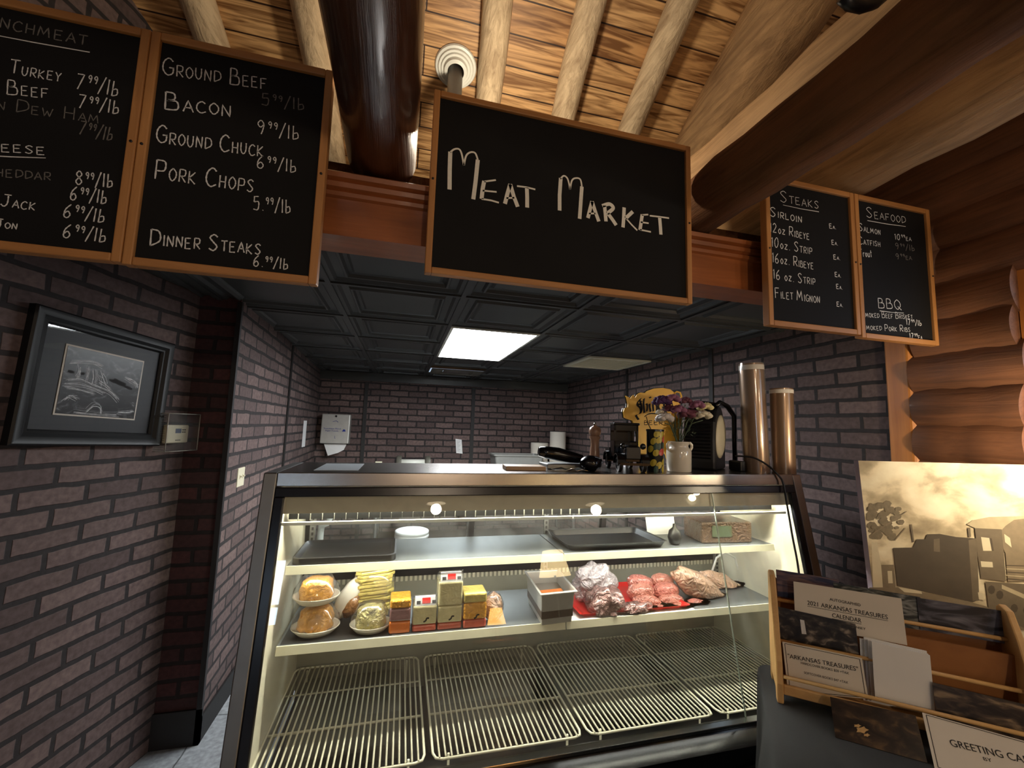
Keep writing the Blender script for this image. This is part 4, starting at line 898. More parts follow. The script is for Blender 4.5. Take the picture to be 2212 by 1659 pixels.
meat_px('wrapped_roast', 1506, 1316, 62, 40, 1.70, F_pink, 'small dark red wrapped cut under the tan bags', 'meat', seed=47, rot=-20, rest=ZS)
# power lead and loop inside the right end
bm = B(); pts = [at(px, py, 'Y', 1.93) for px, py in ((1548, 1270), (1538, 1235), (1548, 1205), (1566, 1192), (1588, 1205), (1598, 1240), (1592, 1268), (1612, 1255), (1640, 1275))]
pp = []
for i in range(len(pts)-1):
    for k in range(5): pp.append(pts[i].lerp(pts[i+1], k/5))
tube(bm, pp+[pts[-1]], .005, 8); tag(obj('sensor_cable', bm, M_white), 'white looping cable by the right rear upright inside the case', 'cable')
# things on the upper shelf
ZU = 1.055
t = thing('black_lid', (-.18, 1.79, ZU), 'black plastic lid lying on the left of the upper shelf', 'tray')  # this one is a lid, flat with a raised rim
bm = B(); prev = None; ct = V((-.175, 1.795, 0))
def rr(hx, hy, c, z, k=6):
    out = []
    for (sx, sy, a0) in ((1, 1, 0), (-1, 1, 90), (-1, -1, 180), (1, -1, 270)):
        for i in range(k): a = math.radians(a0+90*i/(k-1)); out.append(bm.verts.new(ct+V((sx*(hx-c)+c*math.cos(a), sy*(hy-c)+c*math.sin(a), z))))
    return out
def rings(seq):
    prev = None
    for s in seq:
        cur = rr(*s)
        if prev:
            for i in range(len(cur)): bm.faces.new((prev[i], prev[(i+1) % len(cur)], cur[(i+1) % len(cur)], cur[i]))
        else: bm.faces.new(cur)
        prev = cur
    bm.faces.new(prev)
rings([(.178, .125, .03, ZU+.001), (.178, .125, .03, ZU+.022), (.172, .119, .027, ZU+.024), (.158, .105, .022, ZU+.012)]); obj('tray_body', bm, M_satin, t, smooth=40)
t = thing('black_tray', (.93, 1.80, ZU), 'long black tray on the right half of the upper shelf', 'tray')
bm = B(); ct = V((.93, 1.82, 0)); rings([(.22, .12, .02, ZU+.001), (.235, .135, .025, ZU+.028), (.24, .14, .025, ZU+.028), (.23, .13, .025, ZU+.026), (.215, .115, .02, ZU+.005)]); obj('tray_body', bm, M_satin, t, smooth=40)
bm = B(); obox(bm, (1.20, 1.90, ZU+.001), (.16, 0, 0), (0, .02, .09), (0, .004, 0)); tag(obj('cutting_board', bm, M_white), 'white cutting board leaning at the back of the upper shelf', 'cutting board')
t = thing('food_carton', (1.48, 1.80, ZU), 'brown film-wrapped carton at the right end of the upper shelf', 'carton')
bm = B(); obox(bm, (1.37, 1.72, ZU+.001), (.26, -.02, 0), (.02, .16, 0), (0, 0, .095)); obj('box', bm, food('brown_carton', (92, 72, 58), coat=.6), t, bevel=.006)
bm = B(); obox(bm, (1.42, 1.714, ZU+.03), (.10, -.008, 0), (0, -.001, 0), (0, 0, .05)); obj('label', bm, mat('green_label', rgb(74, 84, 66), .5), t)
bm = B(); lathe(bm, [(0, 0), (.022, .004), (.03, .03), (.024, .06), (.008, .075), (.007, .09), (0, .092)], (1.23, 1.73, ZU+.0005), 20); tag(obj('condiment_bottle', bm, M_satin), 'small dark rounded bottle on the upper shelf near the carton', 'bottle')

# ------------------------------------------------------------------ on top of the case
# toy pickup truck, nose towards the viewer
t = thing('toy_truck', (1.0, 1.80, ZT), 'black cast metal toy pickup truck on top of the display case', 'toy truck', rz=0)
TR = Matrix.Translation((.985, 1.72, ZT)) @ Matrix.Rotation(math.radians(-14), 4, 'Z')
def T(x, y, z): return TR @ V((x, y, z))          # x = across, -y = nose, z = up
def tb(bm, a, b): obox(bm, T(*a), T(b[0], a[1], a[2])-T(*a), T(a[0], b[1], a[2])-T(*a), T(a[0], a[1], b[2])-T(*a))
bm = B(); tb(bm, (-.034, -.085, .055), (.034, .02, .105)); prism(bm, [T(-.034, -.085, .105), T(.034, -.085, .105), T(.02, -.085, .116), T(-.02, -.085, .116)], T(0, .105, 0)-T(0, 0, 0)); obj('hood', bm, M_black, t, bevel=.006)
bm = B(); tb(bm, (-.030, -.092, .058), (.030, -.0855, .108)); obj('radiator', bm, M_satin, t, bevel=.002)
# cab with window openings
bm = B()
for a, b in (((-.055, .02, .06), (.055, .027, .125)), ((-.055, .088, .06), (.055, .095, .205)), ((-.055, .02, .06), (-.048, .095, .13)), ((.048, .02, .06), (.055, .095, .13)), ((-.055, .02, .125), (-.046, .03, .205)), ((.046, .02, .125), (.055, .03, .205)), ((-.055, .085, .125), (-.046, .095, .205)), ((.046, .085, .125), (.055, .095, .205)), ((-.055, .02, .178), (.055, .028, .205)), ((-.055, .02, .178), (-.048, .095, .205)), ((.048, .02, .178), (.055, .095, .205))): tb(bm, a, b)
obj('cab', bm, M_black, t)
bm = B(); tb(bm, (-.060, .010, .203), (.060, .100, .214)); obj('roof', bm, M_black, t, bevel=.004)
bm = B()
tb(bm, (-.058, .10, .055), (.058, .185, .062)); tb(bm, (-.058, .10, .062), (-.052, .185, .095)); tb(bm, (.052, .10, .062), (.058, .185, .095)); tb(bm, (-.058, .18, .062), (.058, .185, .095)); tb(bm, (-.03, -.08, .045), (.03, .185, .056)); obj('bed', bm, M_black, t)
for x in (-.052, .052):
    for y in (-.055, .145):
        bm = B(); c = T(x, y, .034); ax = (T(1, 0, 0)-T(0, 0, 0)); lathe(bm, [(.0, -.007), (.009, -.009), (.010, -.004), (.026, -.004), (.028, -.008), (.034, -.007), (.034, .007), (.028, .008), (.026, .004), (.010, .004), (.009, .009), (0, .007)], c, 24, ax)
        wh = obj('wheel', bm, M_satin, t, smooth=40); bm = B(); c = T(x, y, .034)
        pts = [c+ax*0+(T(0, .044*math.cos(a), .044*math.sin(a)*.95)-T(0, 0, 0)) for a in [PI*k/8 for k in range(0, 9)]]
        for q in range(8): obox(bm, pts[q]-ax*.016, ax*.032, pts[q+1]-pts[q], V((0, 0, .004)))
        obj('fender', bm, M_black, t)
    bm = B(); lathe(bm, [(0, .012), (.006, .010), (.013, -.004), (.011, -.008), (0, -.009)], T(x*.82, -.080, .112), 18, TR.to_3x3() @ V((0, 1, 0))); obj('headlight', bm, M_black, t)
bm = B(); tb(bm, (-.062, -.108, .032), (.062, -.103, .042)); tb(bm, (-.04, -.105, .034), (-.034, -.07, .04)); tb(bm, (.034, -.105, .034), (.04, -.07, .04)); obj('bumper', bm, M_black, t)
# pepper mill
bm = B(); lathe(bm, [(0, 0), (.030, 0), (.031, .012), (.026, .02), (.024, .07), (.020, .10), (.022, .128), (.028, .14), (.028, .146)], (.925, 1.93, ZT), 24)
t = obj('pepper_mill', bm, wood('mill_wood', rgb(116, 82, 62), rgb(176, 136, 110), 'Z', 10, rough=.3, coat=.4), smooth=50); tag(t, 'turned wooden pepper mill standing behind the toy truck', 'pepper mill')
bm = B(); lathe(bm, [(0, .146), (.023, .147), (.0235, .152), (.029, .156), (.031, .172), (.024, .190), (.010, .196), (.010, .2)], (.925, 1.93, ZT), 24); cp = obj('cap', bm, M_pan, t); cp.data.materials[0] = MATS['mill_wood']
bm = B(); lathe(bm, [(.004, .2), (.007, .205), (.005, .212), (0, .213)], (.925, 1.93, ZT), 12); obj('knob', bm, M_chrome, t)
# black gloves and a foil wrap, a wooden block
bm = B(); tube(bm, [at(px, py, 'Y', 1.80) for px, py in ((1164, 982), (1180, 984), (1205, 988), (1232, 994), (1256, 998))], [.020, .027, .030, .026, .020], 16); t = obj('black_cap', bm, M_black, smooth=80)
zl = min(v.co.z for v in t.data.vertices); 
for v in t.data.vertices: v.co.z += ZT+.024-zl
tag(t, 'glossy black rolled oven mitt lying left of the toy truck', 'oven mitt'); t.name = 'oven_mitt'
bm = B(); blob(bm, (.80, 1.70, ZT+.034), (.055, .04, .034), 4, .1, 2, rot=Matrix.Rotation(.35, 3, 'Z')); tag(obj('oven_mitt', bm, M_black), 'rounded black oven mitt against the front wheel of the toy truck', 'oven mitt')
bm = B(); rn = random.Random(9)
gr_ = [[V((.62+.022*i, 1.655+.02*j-.004*i, ZT+.006+rn.uniform(0, .012)*(1 if 0 < i < 6 else .2))) for i in range(7)] for j in range(4)]
vv = [[bm.verts.new(p) for p in r_] for r_ in gr_]
for j in range(3):
    for i in range(6): bm.faces.new((vv[j][i], vv[j][i+1], vv[j+1][i+1], vv[j+1][i]))
o = obj('foil_sheet', bm, M_chrome); m = o.modifiers.new('s', 'SOLIDIFY'); m.thickness = .0012; tag(o, 'crumpled silver foil sheet under the black oven mitts', 'foil')
bm = B(); box(bm, (.62, 1.76, ZT+.0005), (.83, 1.88, ZT+.022)); t = obj('metal_box', bm, M_steelr, bevel=.004); tag(t, 'flat dull metal box under the rolled black oven mitt', 'box')
bm = B(); obox(bm, (.42, 1.70, ZT+.0005), (.17, -.012, 0), (.008, .10, 0), (0, 0, .017)); tag(obj('wooden_block', bm, wood('pale_block', rgb(170, 130, 96), rgb(206, 170, 132), 'X', 14), bevel=.003), 'pale flat wooden block on top of the display case', 'board')
bm = B(); box(bm, (.0-.30, 1.66, ZT+.0003), (-.15, 1.93, ZT+.0012)); tag(obj('plastic_sheet', bm, mat('frosted_sheet', rgb(176, 180, 184), .35)), 'thin frosted plastic sheet lying at the left end of the case top', 'sheet')
bm = B(); box(bm, (1.06, 1.87, ZT+.0005), (1.10, 1.89, ZT+.055)); tag(obj('paper_tag', bm, M_bright), 'small white paper tag standing behind the toy truck', 'tag')
# lemon patterned tin
t = thing('lemon_tin', (1.125, 1.69, ZT), 'tall dark tin with lemons and a red fruit printed on it', 'tin')
bm = B(); lc = V((1.112, 1.70, ZT)); lathe(bm, [(0, 0), (.036, 0), (.037, .003), (.037, .178), (.039, .180), (.039, .188), (.034, .189), (.034, .178), (0, .178)], lc, 32); obj('tin_body', bm, mat('tin_green_black', rgb(24, 26, 24), .3, coat=.4), t, smooth=40)
M_lem = mat('lemon_print', rgb(196, 176, 62), .35, vary=.3, scale=40); M_leaf = mat('leaf_print', rgb(56, 84, 70), .4); M_fruit = mat('fruit_print', rgb(206, 74, 58), .35)
rn = random.Random(5)
fruits = [(-.95, .04, 0), (-.25, .03, 0), (.5, .045, 0), (-.6, .085, 0), (.1, .088, 2), (.8, .095, 0), (-.9, .135, 0), (-.2, .14, 0), (.55, .145, 2), (-.5, .168, 0), (.2, .166, 0), (-1.3, .1, 0), (1.2, .06, 0), (1.25, .14, 0), (.45, .015, 0), (-.62, .012, 1), (-.28, .112, 1), (.42, .118, 1), (-.66, .112, 1)]
bm = B()
for a, z, mi in fruits:
    a0 = a-PI/2+.15; R_ = .0376
    vs = [bm.verts.new(lc+V(((R_+.0003*mi)*math.cos(a0+.40*math.cos(q)*(1 if mi != 1 else .7)), (R_+.0003*mi)*math.sin(a0+.40*math.cos(q)*(1 if mi != 1 else .7)), z+.0155*math.sin(q)+.004*math.cos(q)))) for q in [2*PI*k/14 for k in range(14)]]
    c0 = bm.verts.new(lc+V((R_*1.012*math.cos(a0), R_*1.012*math.sin(a0), z)))
    for k in range(14): bm.faces.new((c0, vs[k], vs[(k+1) % 14])).material_index = mi
obj('fruit_print', bm, [M_lem, M_leaf, M_fruit], t)
# milk churn vase
vc = V((1.235, 1.70, ZT)); t = thing('milk_churn_vase', vc, 'white glazed churn-shaped vase with two lug handles holding flowers', 'vase')
M_glaze = mat('white_glaze', rgb(218, 210, 194), .15, vary=.05, scale=6, coat=.6)
bm = B(); lathe(bm, [(0, 0), (.050, 0), (.054, .004), (.055, .09), (.053, .098), (.044, .108), (.041, .118), (.047, .130), (.049, .136), (.044, .136), (.038, .12), (.040, .10), (0, .09)], vc, 36); obj('vase_body', bm, M_glaze, t)
for s in (-1, 1):
    bm = B(); tube(bm, [vc+V((s*.042, -.004, .128)), vc+V((s*.056, -.006, .131)), vc+V((s*.064, -.007, .122)), vc+V((s*.064, -.007, .110)), vc+V((s*.058, -.006, .099)), vc+V((s*.046, -.004, .098))], .0065, 10); obj('handle', bm, M_glaze, t)
F_ = {'purple': mat('purple_petals', rgb(74, 36, 84), .7, vary=.4, scale=60), 'mauve': mat('mauve_petals', rgb(150, 96, 122), .7, vary=.35, scale=60), 'plum': mat('plum_petals', rgb(104, 52, 66), .7, vary=.4, scale=60), 'cream': mat('cream_petals', rgb(216, 204, 178), .7, vary=.2, scale=60), 'white': mat('white_petals', rgb(226, 216, 206), .7, vary=.15, scale=60), 'yellow': mat('yellow_petals', rgb(222, 206, 150), .7, vary=.25, scale=60)}
M_stem = mat('stem_green', rgb(74, 86, 62), .7)
def flower(px, py, col, r, label, dY=0):
    r *= 1.75; c = at(px, py, 'Y', 1.68+dY); t = thing('flower', (vc.x, vc.y, vc.z+.10), label, 'flower', 'flowers in the white churn vase')
    bm = B(); rn = random.Random(int(px)); top = c-V((0, 0, r*.3))
    tube(bm, [vc+V((rn.uniform(-.015, .015), rn.uniform(-.01, .01), .095)), vc.lerp(top, .55)+V((0, 0, .09)), top], .0022, 6); obj('stem', bm, M_stem, t)
    bm = B()
    for k in range(15):
        a = k*2.4; e = .15+1.25*(k/15); d = V((math.cos(a)*math.sin(e), math.sin(a)*math.sin(e), math.cos(e)*.8)); rr_ = r*(.36+.1*rn.random())
        blob(bm, c+d*r*.66, (rr_, rr_, rr_*.7), k+px, .35, 3.5, 2)
    obj('bloom', bm, F_[col], t)
for a in ((1430, 872, 'purple', .026, 'deep purple flower at the upper left of the bouquet', .02), (1452, 866, 'mauve', .022, 'mauve flower at the top left of the bouquet', 0), (1466, 890, 'mauve', .022, 'dusty mauve flower in the middle of the bouquet', -.02), (1480, 870, 'plum', .018, 'small plum bud at the top of the bouquet', .02), (1506, 880, 'mauve', .022, 'mauve flower right of the top plum bud', 0),
          (1524, 884, 'yellow', .022, 'pale yellow flower at the upper right of the bouquet', .01), (1518, 902, 'cream', .024, 'cream flower at the lower right of the bouquet', -.01), (1436, 908, 'white', .024, 'white flower at the lower left of the bouquet', -.02), (1482, 900, 'plum', .024, 'dark plum flower low in the centre of the bouquet', 0), (1446, 888, 'plum', .020, 'plum flower just above the white one', .02), (1498, 896, 'plum', .018, 'small plum flower left of the cream one', .02), (1426, 893, 'cream', .012, 'tiny cream bud at the far left of the bouquet', .0)): flower(*a)
bm = B(); rn = random.Random(2)
for k in range(60):
    px, py = rn.uniform(1446, 1500), rn.uniform(905, 945); c = at(px, py, 'Y', 1.68+rn.uniform(-.02, .03)); d = V((rn.uniform(-1, 1), rn.uniform(-.5, .5), rn.uniform(.2, 1))).normalized()*.018; sd = d.orthogonal().normalized()*.003
    quad(bm, [c-sd, c+d*.5+sd, c+d, c+d*.5-sd])
o = tag(obj('greenery', bm, M_stem), 'fine dark green filler leaves between the bouquet stems and vase', 'foliage', kind='stuff')
# pig-shaped yellow sign standing at the back of the case top
YS = 1.93
t = thing('pig_sign', (1.25, YS, ZT), 'yellow pig-shaped beer sign with black old-style lettering behind the flowers', 'sign')
out = [(1347,889),(1349,882),(1356,880),(1357,872),(1354,860),(1352,855),(1358,858),(1362,861),(1366,855),(1369,853),(1372,861),(1376,853),(1384,848),(1394,849),(1400,844),(1414,839),(1432,838),(1448,841),(1458,849),(1464,858),(1472,880),(1474,905),(1468,930),(1466,958),(1470,990),(1466,1012),(1446,1012),(1440,985),(1430,965),(1412,962),(1404,985),(1402,1012),(1384,1012),(1382,985),(1380,950),(1374,925),(1366,908),(1358,906),(1349,902)]
bm = B(); pl = [at(x, y, 'Y', YS) for x, y in out]
k0 = min(p.z for p in pl)
for p in pl:
    if p.z < ZT+.03: p.z = ZT+.0005
prism(bm, pl, (0, .012, 0)); obj('sign_plate', bm, [mat('amber_yellow', rgb(240, 186, 60), .45, vary=.05)], t)
bm = B(); prism(bm, [p+V((0, .0125, 0))+(p-pl[0].lerp(pl[20], .5)).normalized()*.004 for p in pl], (0, .006, 0)); 
for v in bm.verts: v.co.z = max(v.co.z, ZT+.0005)
obj('edge', bm, M_satin, t, label='black edge')
bm = B(); tail = [at(x, y, 'Y', YS) for x, y in ((1456,850),(1462,846),(1469,848),(1472,856),(1470,864),(1466,868))]; tube(bm, tail, .0045, 8); obj('tail', bm, MATS['amber_yellow'], t)
f = lambda p: V((p[0], YS-.001, p[1]))
def sg(px, py): p = at(1050+px/3.0722, 760+py/3.0722, 'Y', YS); return (p.x, p.z)
bm = B()
for st in ([(1028,308),(1008,330),(1004,352),(1022,372),(1026,395),(1012,415),(992,420)], [(1028,308),(1018,325),(1034,330)], [(1006,345),(1030,352)], [(992,420),(1004,440),(1012,450)], [(1022,330),(1028,350),(1032,385),(1024,410)],
           [(1048,310),(1044,345),(1050,405)], [(1048,352),(1062,345),(1070,360),(1066,395)], [(1084,345),(1086,372),(1092,398)], [(1084,300),(1092,306)], [(1106,345),(1108,370),(1110,395)], [(1108,350),(1124,340),(1132,358),(1132,392)], [(1150,345),(1142,365),(1152,385),(1166,378)], [(1146,362),(1162,352)], [(1180,340),(1182,385)], [(1182,350),(1194,342)]):
    ribbon(bm, [sg(*p) for p in smoothline(st, 4)], .004, f, nib=(.0056, .0030))
obj('lettering', bm, M_ink, t, label='black old-style letters')
bm = B(); chalk(bm, 'BEER', sg(1048, 484), sg(1175, 484), sg(0, 455)[1]-sg(0, 484)[1], .0040, f); obj('lettering', bm, M_ink, t)
bm = B(); ribbon(bm, [sg(*p) for p in smoothline([(1050,430),(1080,412),(1120,410),(1180,422)], 4)], .005, f, nib=(.001, .003)); ribbon(bm, [sg(*p) for p in ((1062,428),(1076,480),(1092,512))], .006, f); obj('flourish', bm, M_ink, t)
# black appliance with slatted face and cream side
ac = V((1.495, 1.85, ZT)); t = thing('countertop_appliance', ac, 'black rounded countertop appliance with slatted front and cream round side panel', 'appliance')
RA = Matrix.Translation(ac) @ Matrix.Rotation(math.radians(-52), 4, 'Z')
def A(x, y, z): return RA @ V((x, y, z))
prof = [(-.11, 0), (-.115, .04), (-.112, .15), (-.095, .235), (-.06, .29), (-.01, .318), (.04, .315), (.075, .285), (.10, .22), (.112, .12), (.115, .0)]
bm = B(); prism(bm, [A(-.075, y, z) for y, z in prof], A(.15, 0, 0)-A(0, 0, 0)); obj('housing', bm, M_satin, t, bevel=.012)
bm = B(); 
for k in range(11): obox(bm, A(-.060, -.122+.0016*max(0, k-6), .055+k*.0165), A(.115, 0, 0)-A(0, 0, 0), A(0, .012, 0)-A(0, 0, 0), A(0, -.004, .007)-A(0, 0, 0))
obj('slat', bm, M_black, t)
bm = B(); lathe(bm, [(.092, 0), (.092, .004), (.07, .012), (.035, .016), (0, .017)], A(.075, -.005, .165), 36, RA.to_3x3() @ V((1, 0, 0)), sy=1.25); obj('side_panel', bm, mat('cream_panel', rgb(196, 186, 160), .4), t, label='round cream side panel')
bm = B(); tube(bm, [A(.06, -.04, .312), A(.075, 0, .334), A(.10, .05, .318), A(.125, .08, .270), A(.12, .1, .16), A(.12, .105, .02)], [.012, .013, .013, .012, .011, .011], 10); obj('arm', bm, M_black, t)
bm = B(); tube(bm, [A(-.06, -.02, .318), A(0, -.035, .332), A(.06, -.02, .324)], .009, 8); obj('grip', bm, M_black, t)
bm = B(); box(bm, (1.575, 1.70, ZT+.0005), (1.605, 1.78, ZT+.05)); tag(obj('power_adapter', bm, M_satin, bevel=.006), 'small black power adapter beside the clear wrapped roll', 'adapter')
# two tall rolls
def roll(c, r, h, m, label, lean=(0, 0, 1), film=False):
    t = thing('wrapping_roll', c, label, 'roll', 'tall rolls standing on the case top')
    bm = B(); lathe(bm, [(0, .0), (r, 0), (r, h), (r*.42, h), (r*.42, h-.05), (0, h-.05)], c, 32, lean); obj('roll_body', bm, m, t, smooth=40)
    bm = B(); lathe(bm, [(r+.0012, h*.94), (r+.0012, h*.985)], c, 32, lean); obj('tape', bm, M_paper, t)
    if film:
        for z in (.55, .22): bm = B(); lathe(bm, [(r+.0012, h*z), (r+.0012, h*z+.012)], c, 8, lean); 
        if film: bm.free(); bm = B(); lathe(bm, [(r+.003, .002), (r+.0045, h*.3), (r+.003, h*.6), (r+.005, h*.9), (r+.002, h+.004)], c, 18, lean); obj('wrapper', bm, M_film, t)
M_kraft = mat('shiny_kraft', rgb(150, 122, 96), .3, .45, vary=.2, scale=4, stretch=(1, 1, .2), coat=.5)
roll((1.668, 1.70, ZT+.0005), .055, .525, M_kraft, 'taller brown wrapped roll in clear film on the right end of the case top', (-.035, 0, 1), True)
roll((1.778, 1.652, ZT+.0005), .050, .405, M_kraft, 'shorter brown roll nearest the right edge of the case top', (.0, 0, 1))
# black power cord over the case front
pts = [at(1588, 985, 'Y', 1.72), at(1625, 988, 'Y', 1.66), at(1655, 1003, 'Y', 1.62), at(1680, 1025, 'Y', 1.585), at(1692, 1045, 'Y', 1.575), at(1700, 1090, 'Y', 1.55), at(1712, 1160, 'Y', 1.525), at(1724, 1225, 'Y', 1.50), at(1730, 1300, 'Y', 1.47), at(1722, 1420, 'Y', 1.435), at(1700, 1560, 'Y', 1.32)]
pp = []
for i in range(len(pts)-1):
    a = pts[max(i-1, 0)]; b = pts[i]; c = pts[i+1]; d = pts[min(i+2, len(pts)-1)]
    for k in range(6):
        u = k/6; pp.append(.5*((2*b)+(c-a)*u+(2*a-5*b+4*c-d)*u*u+(3*b-a-3*c+d)*u**3))
bm = B(); tube(bm, pp+[pts[-1]], .0042, 8); tag(obj('hanging_cable', bm, M_satin), 'black power cable hanging down the right front of the display case', 'cable')

# ------------------------------------------------------------------ behind the case
t = thing('prep_counter', (.95, 5.1, 0), 'stainless prep counter along the back brick wall behind the case', 'counter')
bm = B(); box(bm, (-.30, 4.72, .91), (2.12, 5.44, .95)); obj('worktop', bm, M_steelr, t, bevel=.004)
bm = B(); box(bm, (-.2, 4.8, .25), (2.02, 5.38, .28)); obj('undershelf', bm, M_steelr, t)
for x in (-.22, 2.04):
    for y in (4.8, 5.38): bm = B(); tube(bm, [(x, y, 0), (x, y, .91)], .02, 10); obj('leg', bm, M_steelr, t)
t = thing('wrap_dispenser', (.16, 5.0, .95), 'grey film wrap dispenser with rounded ends seen just over the case top', 'dispenser')
for x in (-.02, .30):
    bm = B(); lathe(bm, [(0, -.03), (.07, -.03), (.085, -.015), (.085, .03), (.0, .03)], (x, 5.0, 1.12), 24, (1, 0, 0), sx=1.0); box(bm, (x-.03, 4.93, .95), (x+.03, 5.07, 1.12)); obj('end_cheek', bm, M_pan, t, smooth=50)
bm = B(); tube(bm, [(.01, 5.0, 1.12), (.27, 5.0, 1.12)], .045, 16); obj('film_roll', bm, M_white, t)
bm = B(); box(bm, (.0, 4.95, .95), (.28, 5.05, 1.05)); obj('base', bm, M_pan, t)
bm = B(); box(bm, (-.27, 4.95, .95), (-.20, 5.02, 1.138)); tag(obj('small_box', bm, M_plastic), 'small cream box peeking over the case top at left', 'box')
t = thing('plastic_tub', (1.37, 5.0, .95), 'clear plastic storage tub on the back counter seen over the case top', 'tub')
bm = B(); ct = V((1.37, 5.05, 0)); rings([(.26, .15, .03, .951), (.30, .18, .03, 1.225), (.315, .195, .03, 1.226), (.315, .195, .03, 1.24), (.295, .175, .03, 1.24), (.255, .145, .03, .957)]); obj('tub_body', bm, mat('milky_plastic', rgb(150, 150, 146), .35), t)
for (x, y, r, h, lab) in ((1.75, 5.3, .112, .425, 'cream paper roll standing left of the taller one on the back counter'), (1.99, 5.26, .105, .575, 'taller cream paper roll on the back counter by the right wall')):
    t = thing('paper_roll', (x, y, .95), lab, 'paper roll', 'paper rolls on the back counter'); bm = B(); lathe(bm, [(0, .001), (r, .001), (r, h), (r*.4, h), (r*.4, h-.04), (0, h-.04)], (x, y, .95), 28); obj('roll_body', bm, M_paper, t, smooth=40)
bk = []
for k, z in enumerate((.0, .405)):
    t = thing('plastic_bucket', (.108, 3.2, z), ('lower white plastic bucket of the pair on the floor behind the case', 'upper white plastic bucket seen through the case rear doors')[k], 'bucket', 'white buckets behind the case')
    bm = B(); lathe(bm, [(0, .001), (.098, .001), (.112, .36), (.112, .375), (.104, .375), (.09, .01), (0, .01)], (.108, 3.2, z), 32); obj('bucket_body', bm, M_white, t)
    bm = B(); lathe(bm, [(.113, .352), (.121, .354), (.121, .37), (.113, .376), (.119, .378), (.119, .396), (.105, .402), (0, .402)], (.108, 3.2, z), 32); obj('lid', bm, M_bright, t)
bm = B(); tube(bm, [(-.63, 4.0, 0), (-.63, 4.0, .62), (-.62, 3.98, .68), (-.58, 3.96, .70), (-.555, 3.95, .745), (-.585, 3.94, .79), (-.65, 3.94, .80), (-.68, 3.94, .84), (-.68, 3.94, 1.0), (-.92, 3.94, 1.02)], .028, 12); tag(obj('drain_pipe', bm, M_white), 'white plastic drain pipe with trap seen through the case at left', 'pipe')

# ------------------------------------------------------------------ table, card rack and train picture at the right
TZ = .75
R0 = V((1.168, 1.119, TZ)); e1 = V((.765, -.644, 0)); e2 = V((.644, .765, 0)); ez = V((0, 0, 1))
def L(u, v, z): return R0+e1*u+e2*v+ez*z
# table with a charcoal cloth
t = thing('folding_table', L(.5, -.3, -TZ), 'folding table hidden under the charcoal cloth at lower right', 'table')
bm = B(); obox(bm, L(-.02, -.60, -.03), e1*.94, e2*.80, ez*.027); obj('tabletop', bm, M_pan, t)
for u in (.05, .86):
    for v in (-.55, .15): bm = B(); tube(bm, [L(u, v, -TZ), L(u, v, -.03)], .015, 8); obj('leg', bm, M_steelr, t)
bm = B(); u0, u1, v0, v1, rc = -.05, .95, -.62, .235, .05
loop = []
for cu, cv, a0 in ((u1-rc, v1-rc, 0), (u0+rc, v1-rc, 90), (u0+rc, v0+rc, 180), (u1-rc, v0+rc, 270)):
    for k in range(7): a = math.radians(a0+15*k); loop.append((cu+rc*math.cos(a), cv+rc*math.sin(a), math.cos(a), math.sin(a)))
dense = []
for i in range(len(loop)):
    a = loop[i]; b = loop[(i+1) % len(loop)]; n = max(1, int(math.hypot(b[0]-a[0], b[1]-a[1])/.02))
    for k in range(n): s = k/n; dense.append(tuple(a[j]+(b[j]-a[j])*s for j in range(4)))
rows = []
for z, off, amp in ((.0006, -.008, 0), (-.002, -.001, 0), (-.012, .004, .001), (-.06, .010, .004), (-.15, .018, .010), (-.28, .03, .016), (-.45, .045, .022), (-.58, .055, .026)):
    row = []; d = 0
    for i, (u, v, nu, nv) in enumerate(dense):
        ph = i*.02; w_ = off+amp*(math.sin(ph*14)+.6*math.sin(ph*31+1)); back = min(1.0, max(0.0, (v-.12)/.1)); w_ *= (1-.75*back)
        row.append(bm.verts.new(L(u+nu*w_, v+nv*w_, z)))
    rows.append(row)
for a, b in zip(rows, rows[1:]):
    for i in range(len(a)): bm.faces.new((a[i], a[(i+1) % len(a)], b[(i+1) % len(a)], b[i])).smooth = True
bm.faces.new(rows[0]); o = obj('tablecloth', bm, M_cloth, smooth=60); tag(o, 'charcoal grey tablecloth draped over the table at lower right', 'tablecloth')
# three-tier wooden card rack
t = thing('card_rack', R0, 'tiered beech wood card rack with dowel fronts standing on the charcoal cloth', 'card rack')
W_ = .555; TH = .018
pr = [(-.006, .001), (-.012, .06), (.0, .12), (.04, .20), (.075, .28), (.115, .343), (.150, .350), (.165, .34), (.165, .001), (.13, .001), (.12, .03), (.03, .03), (.022, .001)]
for u in (-TH+.004, W_):
    bm = B(); prism(bm, [L(u, v, z) for v, z in pr], e1*TH); obj('side_panel', bm, M_rackz, t, bevel=.004) if False else obj('side_panel', bm, M_rack, t, bevel=.004)
for v, z in ((.118, .265), (.055, .160), (-.003, .080)):
    bm = B(); tube(bm, [L(.004, v, z), L(W_, v, z)], .0055, 10); obj('dowel', bm, M_rack, t)
bm = B(); obox(bm, L(.004, -.004, .028), e1*(W_-.004), e2*.012, ez*.028); obj('bottom_rail', bm, M_rack, t, bevel=.003)
bm = B(); obox(bm, L(.004, .008, .03), e1*(W_-.004), e2*.145, ez*.010); obj('bottom_shelf', bm, M_rack, t)
bm = B(); obox(bm, L(.004, .09, .040), e1*(W_-.004), e2*.008, ez*.195); obj('tier_board', bm, M_rackback, t)
bm = B(); obox(bm, L(.004, .148, .040), e1*(W_-.004), e2*.010, ez*.285); obj('back_board', bm, M_rackback, t)
bm = B(); obox(bm, L(.004, .098, .20), e1*(W_-.004), e2*.05, ez*.008); obj('tier_shelf', bm, M_rackback, t)
